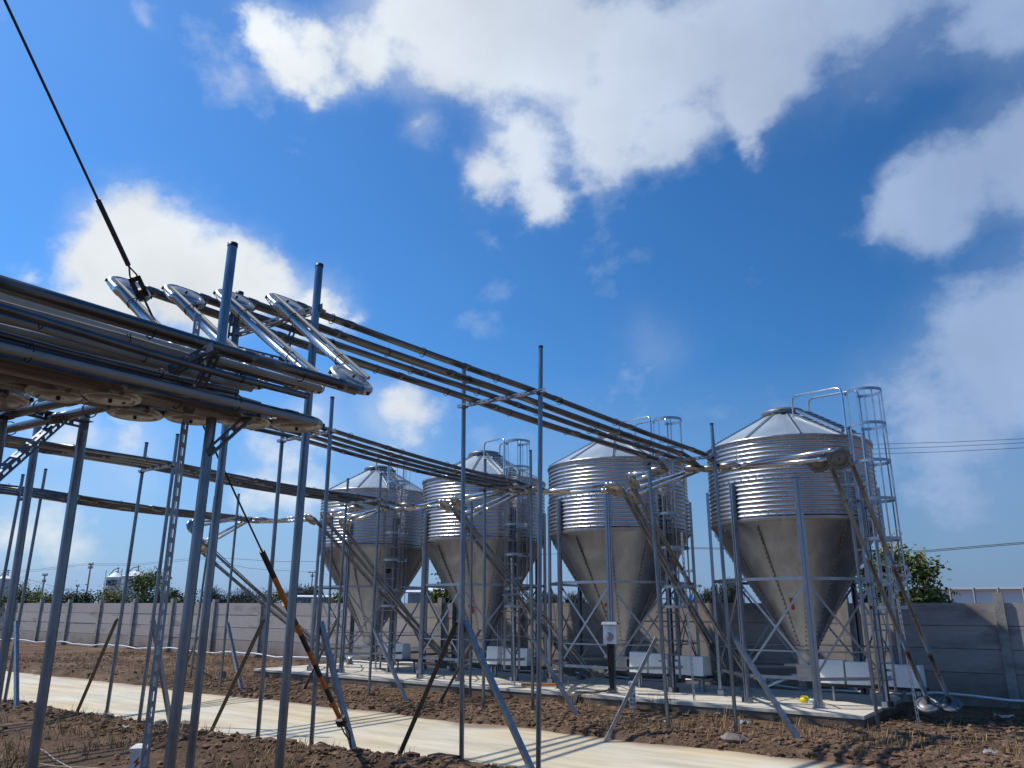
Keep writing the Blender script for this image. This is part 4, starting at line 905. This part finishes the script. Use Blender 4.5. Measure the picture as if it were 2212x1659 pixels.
far_silo('far plain silo behind the largest yellow tree', 253, 314, 1245, 1233, 100)
far_silo('far silo cut by the left edge of the photo', -22, 23, 1250, 1242, 105)
def pole(label, x, ytop, dist, arms, name='utility_pole', wood=False):
    b = far(x, 1320, dist); b.z = -.3; top = far(x+0, ytop, dist); top = Vector((b.x, b.y, top.z)); t = thing(name, b, label, 'utility pole', 'utility poles beyond the wall')
    m = MB(); m.tube(b, top, .17, 10, .11); m.build('mast', M['fargrey'], t)
    for (dz, hw) in arms:
        p = top-Z*dz; m = MB(); m.bar(p-V*hw, p+V*hw, .09, .12); m.build('crossarm', M['dark'], t)
        m = MB()
        for k in (-1, -.5, .5, 1): m.lathe(p+V*hw*k*.95, [(.05, .06), (.07, .14), (.05, .22), (.08, .26), (.03, .36)], 8)
        m.build('insulator', M['litter'], t)
    return top
p1 = pole('far utility pole with double crossarm left of the far silos', 181, 1217, 150, [(.2, .8), (.75, .8)])
p2 = pole('short thin far pole with crossarms at the far left', 84, 1240, 150, [(.2, .9), (1.2, .6)])
p3 = pole('low far pole beside the far silo with the sign', 159, 1264, 170, [(.2, .6)])
p4 = pole('largest far utility pole with stacked crossarms, seen between the thick posts', 443, 1178, 110, [(.3, .8), (1.0, .7), (1.7, .8), (2.3, .6)])
p5 = pole('far utility pole right of the striped guy guard', 669, 1235, 160, [(.15, 1.2), (.9, .5)])
def wire(label, pts, r, cat='power line'):
    P_ = [far(x, y, d) for x, y, d in pts]; m = MB(); out = []
    for a, b in zip(P_[:-1], P_[1:]):
        for k in range(8): out.append(lerp(a, b, k/8))
    out.append(P_[-1]); m.path(out, r, 5); tag(m.build('power_line', M['dark'], None, P_[0]), label, cat, 'power lines across the sky')
wire('upper thin power line from the left edge past the pole left of the far silos', [(-60, 1236, 150), (80, 1230, 150), (181, 1218, 150), (300, 1218, 140), (443, 1203, 110)], .022)
wire('lower twin of the power line at the left edge', [(-60, 1240, 150), (80, 1234, 150), (181, 1221, 150), (300, 1221, 140), (443, 1207, 110)], .022)
wire('long power line running behind the silos from the stacked pole to the right edge', [(443, 1203, 110), (600, 1213, 105), (760, 1213, 100), (1000, 1206, 92), (1482, 1183, 75), (1990, 1190, 60), (2300, 1164, 55)], .024)
wire('lower power line from the stacked pole to the pole right of the guy guard', [(443, 1208, 110), (540, 1228, 125), (669, 1236, 160), (760, 1247, 150)], .024)
wire('thick lower power line at the right, above the greenhouse roof', [(1482, 1185, 75), (1990, 1193, 60), (2300, 1167, 55)], .024)
for k, (a, b) in enumerate([((1800, 962), (2300, 944)), ((1800, 973), (2300, 952)), ((1800, 984), (2300, 963))]):
    wire(['topmost', 'middle', 'lowest'][k]+' of the three parallel power lines right of the silo numbered 1', [(a[0], a[1], 48), ((a[0]+b[0])/2, (a[1]+b[1])/2+2, 48), (b[0], b[1], 48)], .013)
wire('faint sagging power line at the far left below the other wires', [(58, 1250, 150), (120, 1268, 155), (200, 1279, 165)], .02)
def shed(label, x0, x1, ytop, yeave, dist, wm, rm, depth=12, name='shed', lines=0):
    a, b = far(x0, 1318, dist), far(x1, 1318, dist); a.z = b.z = -.3; zt, ze = far((x0+x1)/2, ytop, dist).z, far((x0+x1)/2, yeave, dist).z
    x = (b-a).normalized(); y = Z.cross(x); L = (b-a).length; t = thing(name, a, label, 'building', 'buildings beyond the wall')
    m = MB(); m.box(a+x*L/2+y*depth/2+Z*(ze+.3)/2, L/2, depth/2, (ze+.3)/2, (x, y, Z)); w_ = m.build('wall', wm, t)
    m = MB(); vs = [a+x*(-.3)+y*(-.3), a+x*(L+.3)+y*(-.3), a+x*(L+.3)+y*(depth/2), a-x*.3+y*(depth/2), a+x*(L+.3)+y*(depth+.3), a-x*.3+y*(depth+.3)]
    zz = [ze+.02, ze+.02, zt, zt, ze+.02, ze+.02]; vs = [Vector((p.x, p.y, z)) for p, z in zip(vs, zz)]
    m.add(vs+[p-Z*.08 for p in vs], [(0, 1, 2, 3), (3, 2, 4, 5), (6, 9, 8, 7), (9, 11, 10, 8), (0, 6, 7, 1), (5, 4, 10, 11), (0, 3, 9, 6), (1, 7, 8, 2), (3, 5, 11, 9), (2, 8, 10, 4)]); m.build('roof', rm, t)
    m = MB()
    for k in range(lines): 
        q = a+x*L*(k+.5)/lines-y*.31; m.bar(Vector((q.x, q.y, -.3)), Vector((q.x, q.y, ze)), .06, .06)
    if lines: m.build('wall_post', M['fargrey'], t)
shed('long white greenhouse above the wall at the right edge', 2035, 2420, 1262, 1269, 38, M['farwhite'], M['farwhite'], 8, 'greenhouse', 7)
shed('teal sheet metal shed seen between the guy guard and the leftmost silo', 640, 765, 1284, 1290, 48, M['farteal'], M['farwhite'], 8, 'shed', 14)
shed('white roofed teal shed seen between the two left silos', 880, 1075, 1266, 1280, 45, M['farteal'], M['farwhite'], 8, 'shed', 16)
shed('bright blue roofed shed glimpsed between the two right silos', 1470, 1520, 1283, 1297, 50, M['fargrey'], M['farblue'], 8, 'shed', 0)
shed('low white roofed shed behind the wall under the far silos', 120, 470, 1300, 1307, 70, M['fargrey'], M['farwhite'], 10, 'shed', 12)
# ------------------------------------------------------------------ sky, sun, camera
SUN_AZ, SUN_EL = 282.0, 56.0
w = bpy.data.worlds.new('World'); SC.world = w; w.use_nodes = True; nt = w.node_tree; N = nt.nodes.new; L = nt.links.new
for n_ in list(nt.nodes): nt.nodes.remove(n_)
out = N('ShaderNodeOutputWorld'); bg = N('ShaderNodeBackground'); bg.inputs['Strength'].default_value = .10; L(bg.outputs[0], out.inputs['Surface'])
sky = N('ShaderNodeTexSky'); sky.sky_type = 'NISHITA'; sky.sun_disc = False; sky.sun_elevation = R(SUN_EL); sky.sun_rotation = R(SUN_AZ); sky.altitude = 0; sky.air_density = 1.0; sky.dust_density = .7; sky.ozone_density = 2.0
hs = N('ShaderNodeHueSaturation'); hs.inputs['Saturation'].default_value = 1.18; hs.inputs['Value'].default_value = .93
tn = N('ShaderNodeMix'); tn.data_type = 'RGBA'; tn.blend_type = 'MULTIPLY'; tn.inputs['Factor'].default_value = 1; tn.inputs['B'].default_value = (1.12, 1.55, 2.02, 1); L(sky.outputs[0], tn.inputs['A']); L(tn.outputs['Result'], hs.inputs['Color'])
tc = N('ShaderNodeTexCoord')
def math_(op, a, b=None, c=None):
    n_ = N('ShaderNodeMath'); n_.operation = op
    for i, x in enumerate((a, b, c)):
        if x is None: continue
        if isinstance(x, (int, float)): n_.inputs[i].default_value = x
        else: L(x, n_.inputs[i])
    return n_.outputs[0]
def vnoise(scale, detail, rough, stretch=(1, 1, 1), off=(0, 0, 0)):
    mp = N('ShaderNodeMapping'); mp.inputs['Scale'].default_value = stretch; mp.inputs['Location'].default_value = off; L(tc.outputs['Generated'], mp.inputs['Vector'])
    n_ = N('ShaderNodeTexNoise'); n_.inputs['Scale'].default_value = scale; n_.inputs['Detail'].default_value = detail; n_.inputs['Roughness'].default_value = rough; L(mp.outputs[0], n_.inputs['Vector']); return n_
wn = vnoise(6.0, 7, .6, off=(2.7, 1.1, .4)); sb = N('ShaderNodeVectorMath'); sb.operation = 'SUBTRACT'; sb.inputs[1].default_value = (.5, .5, .5); L(wn.outputs['Color'], sb.inputs[0])
sc_ = N('ShaderNodeVectorMath'); sc_.operation = 'SCALE'; sc_.inputs['Scale'].default_value = .13; L(sb.outputs[0], sc_.inputs[0])
ad = N('ShaderNodeVectorMath'); ad.operation = 'ADD'; L(tc.outputs['Generated'], ad.inputs[0]); L(sc_.outputs[0], ad.inputs[1])
# cloud banks: direction (by where they stand in the sky), radius, weight
BL = [(980, 10, 290, 1), (1150, 90, 260, 1), (850, 50, 190, .9), (1400, 130, 240, .95), (1620, 60, 300, .8), (1900, 10, 280, .7), (2220, -40, 280, .85), (1130, 320, 150, .85), (1040, 390, 90, .72), (1160, 410, 90, .8), (1300, 240, 180, .95), (1430, 270, 130, .7), (1600, 240, 110, .9), (1605, 330, 60, .75), (650, 120, 120, .85), (770, 110, 130, .9), (700, 180, 80, .72), (580, 60, 90, .75), (920, 290, 80, .55),
      (300, 560, 210, 1), (200, 640, 150, .85), (430, 620, 190, .95), (560, 610, 130, .9), (680, 650, 120, .85), (765, 690, 60, .6), (350, 35, 45, .45), (40, 555, 45, .5),
      (2050, 420, 190, .9), (2250, 330, 260, .95), (1930, 440, 120, .7), (2200, 800, 330, .8), (2000, 860, 220, .62), (2260, 640, 220, .6), (1400, 740, 130, .36),
      (860, 890, 130, .62), (700, 900, 120, .5), (830, 985, 90, .5), (250, 1000, 150, .5), (60, 1130, 180, .48), (260, 960, 90, .5), (600, 1090, 130, .42), (2100, 1030, 280, .5), (620, 970, 110, .5), (120, 950, 120, .5)]
acc = None
for (x, y, r, wt_) in BL:
    d = ray(x, y); n_ = N('ShaderNodeVectorMath'); n_.operation = 'DISTANCE'; n_.inputs[1].default_value = d; L(ad.outputs[0], n_.inputs[0])
    mr = N('ShaderNodeMapRange'); mr.interpolation_type = 'SMOOTHSTEP'; mr.inputs['From Min'].default_value = 0; mr.inputs['From Max'].default_value = r/1661*1.25*(math.cos(math.atan(math.hypot(x-1106, y-829)/1661))); mr.inputs['To Min'].default_value = wt_; mr.inputs['To Max'].default_value = 0
    L(n_.outputs['Value'], mr.inputs['Value'])
    if acc is None: acc = mr.outputs[0]
    else:
        k = N('ShaderNodeMath'); k.operation = 'SMOOTH_MAX'; k.inputs[2].default_value = .25; L(acc, k.inputs[0]); L(mr.outputs[0], k.inputs[1]); acc = k.outputs[0]
f1 = vnoise(6.5, 13, .6, (1, 1, 1.4), (5, 3, 1)); f2 = vnoise(3.4, 6, .55, off=(1, 8, 3))
near_ = N('ShaderNodeMapRange'); near_.inputs['From Min'].default_value = .0; near_.inputs['From Max'].default_value = .30; near_.inputs['To Min'].default_value = .25; near_.inputs['To Max'].default_value = 1.35; L(acc, near_.inputs['Value'])
den = math_('ADD', acc, math_('MULTIPLY', math_('SUBTRACT', f1.outputs['Fac'], .5), near_.outputs[0]))
mr = N('ShaderNodeMapRange'); mr.interpolation_type = 'SMOOTHSTEP'; mr.inputs['From Min'].default_value = .22; mr.inputs['From Max'].default_value = .72; L(den, mr.inputs['Value'])
ve = N('ShaderNodeMapRange'); ve.interpolation_type = 'SMOOTHSTEP'; ve.inputs['From Min'].default_value = .05; ve.inputs['From Max'].default_value = .75; ve.inputs['To Max'].default_value = .45; L(acc, ve.inputs['Value'])
cmask = math_('MAXIMUM', mr.outputs[0], ve.outputs[0])
# clouds towards the sun are whiter, clouds away from it greyer
dt = N('ShaderNodeVectorMath'); dt.operation = 'DOT_PRODUCT'; dt.inputs[1].default_value = (math.sin(R(SUN_AZ)), math.cos(R(SUN_AZ)), 0); L(tc.outputs['Generated'], dt.inputs[0])
m2 = N('ShaderNodeMapRange'); m2.inputs['From Min'].default_value = -.30; m2.inputs['From Max'].default_value = .45; L(dt.outputs['Value'], m2.inputs['Value'])
shade = math_('MULTIPLY', math_('MULTIPLY_ADD', f2.outputs['Fac'], .8, .60), 1.0)
m3 = N('ShaderNodeMapRange'); m3.inputs['From Min'].default_value = -.32; m3.inputs['From Max'].default_value = .60; m3.inputs['To Min'].default_value = .60; m3.inputs['To Max'].default_value = .90; L(dt.outputs['Value'], m3.inputs['Value'])
sz = N('ShaderNodeSeparateXYZ'); L(tc.outputs['Generated'], sz.inputs[0]); m4 = N('ShaderNodeMapRange'); m4.inputs['From Min'].default_value = 0; m4.inputs['From Max'].default_value = .30; m4.inputs['To Min'].default_value = .9; m4.inputs['To Max'].default_value = 0; L(sz.outputs['Z'], m4.inputs['Value'])
hz = N('ShaderNodeMix'); hz.data_type = 'RGBA'; hz.inputs['B'].default_value = (2.75, 4.5, 7.7, 1); L(m4.outputs[0], hz.inputs['Factor']); L(hs.outputs[0], hz.inputs['A'])
sk = N('ShaderNodeVectorMath'); sk.operation = 'SCALE'; L(hz.outputs['Result'], sk.inputs[0]); L(m3.outputs[0], sk.inputs['Scale'])
cc = N('ShaderNodeMix'); cc.data_type = 'RGBA'; cc.inputs['A'].default_value = (3.4, 4.6, 7.0, 1); cc.inputs['B'].default_value = (8.7, 9.1, 9.2, 1); L(m2.outputs[0], cc.inputs['Factor'])
cs = N('ShaderNodeVectorMath'); cs.operation = 'SCALE'; L(cc.outputs['Result'], cs.inputs[0]); L(shade, cs.inputs['Scale'])
mx = N('ShaderNodeMix'); mx.data_type = 'RGBA'; L(math_('MULTIPLY', cmask, .96), mx.inputs['Factor']); L(sk.outputs[0], mx.inputs['A']); L(cs.outputs[0], mx.inputs['B']); L(mx.outputs['Result'], bg.inputs['Color'])
sl = bpy.data.lights.new('sun', 'SUN'); sl.energy = 4.1; sl.angle = R(.8); sl.color = (1, .95, .86); so = bpy.data.objects.new('sun', sl); COL.objects.link(so)
sd = Vector((math.sin(R(SUN_AZ))*math.cos(R(SUN_EL)), math.cos(R(SUN_AZ))*math.cos(R(SUN_EL)), math.sin(R(SUN_EL))))
so.rotation_euler = sd.to_track_quat('Z', 'Y').to_euler()
cam = bpy.data.cameras.new('camera'); co = bpy.data.objects.new('camera', cam); COL.objects.link(co); SC.camera = co
co.matrix_world = Matrix(((_r.x, _u.x, -_d.x, 0), (_r.y, _u.y, -_d.y, 0), (_r.z, _u.z, -_d.z, CAMZ), (0, 0, 0, 1)))
cam.sensor_fit = 'HORIZONTAL'; cam.sensor_width = 36; cam.lens = FPX/IMW*36; cam.clip_start = .05; cam.clip_end = 12000
SC.view_settings.view_transform = 'Standard'; SC.view_settings.look = 'None'; SC.view_settings.exposure = 0; SC.view_settings.gamma = 1
SC.render.resolution_x = 1024; SC.render.resolution_y = 768
SC.cycles.max_bounces = 6; SC.cycles.use_denoising = True
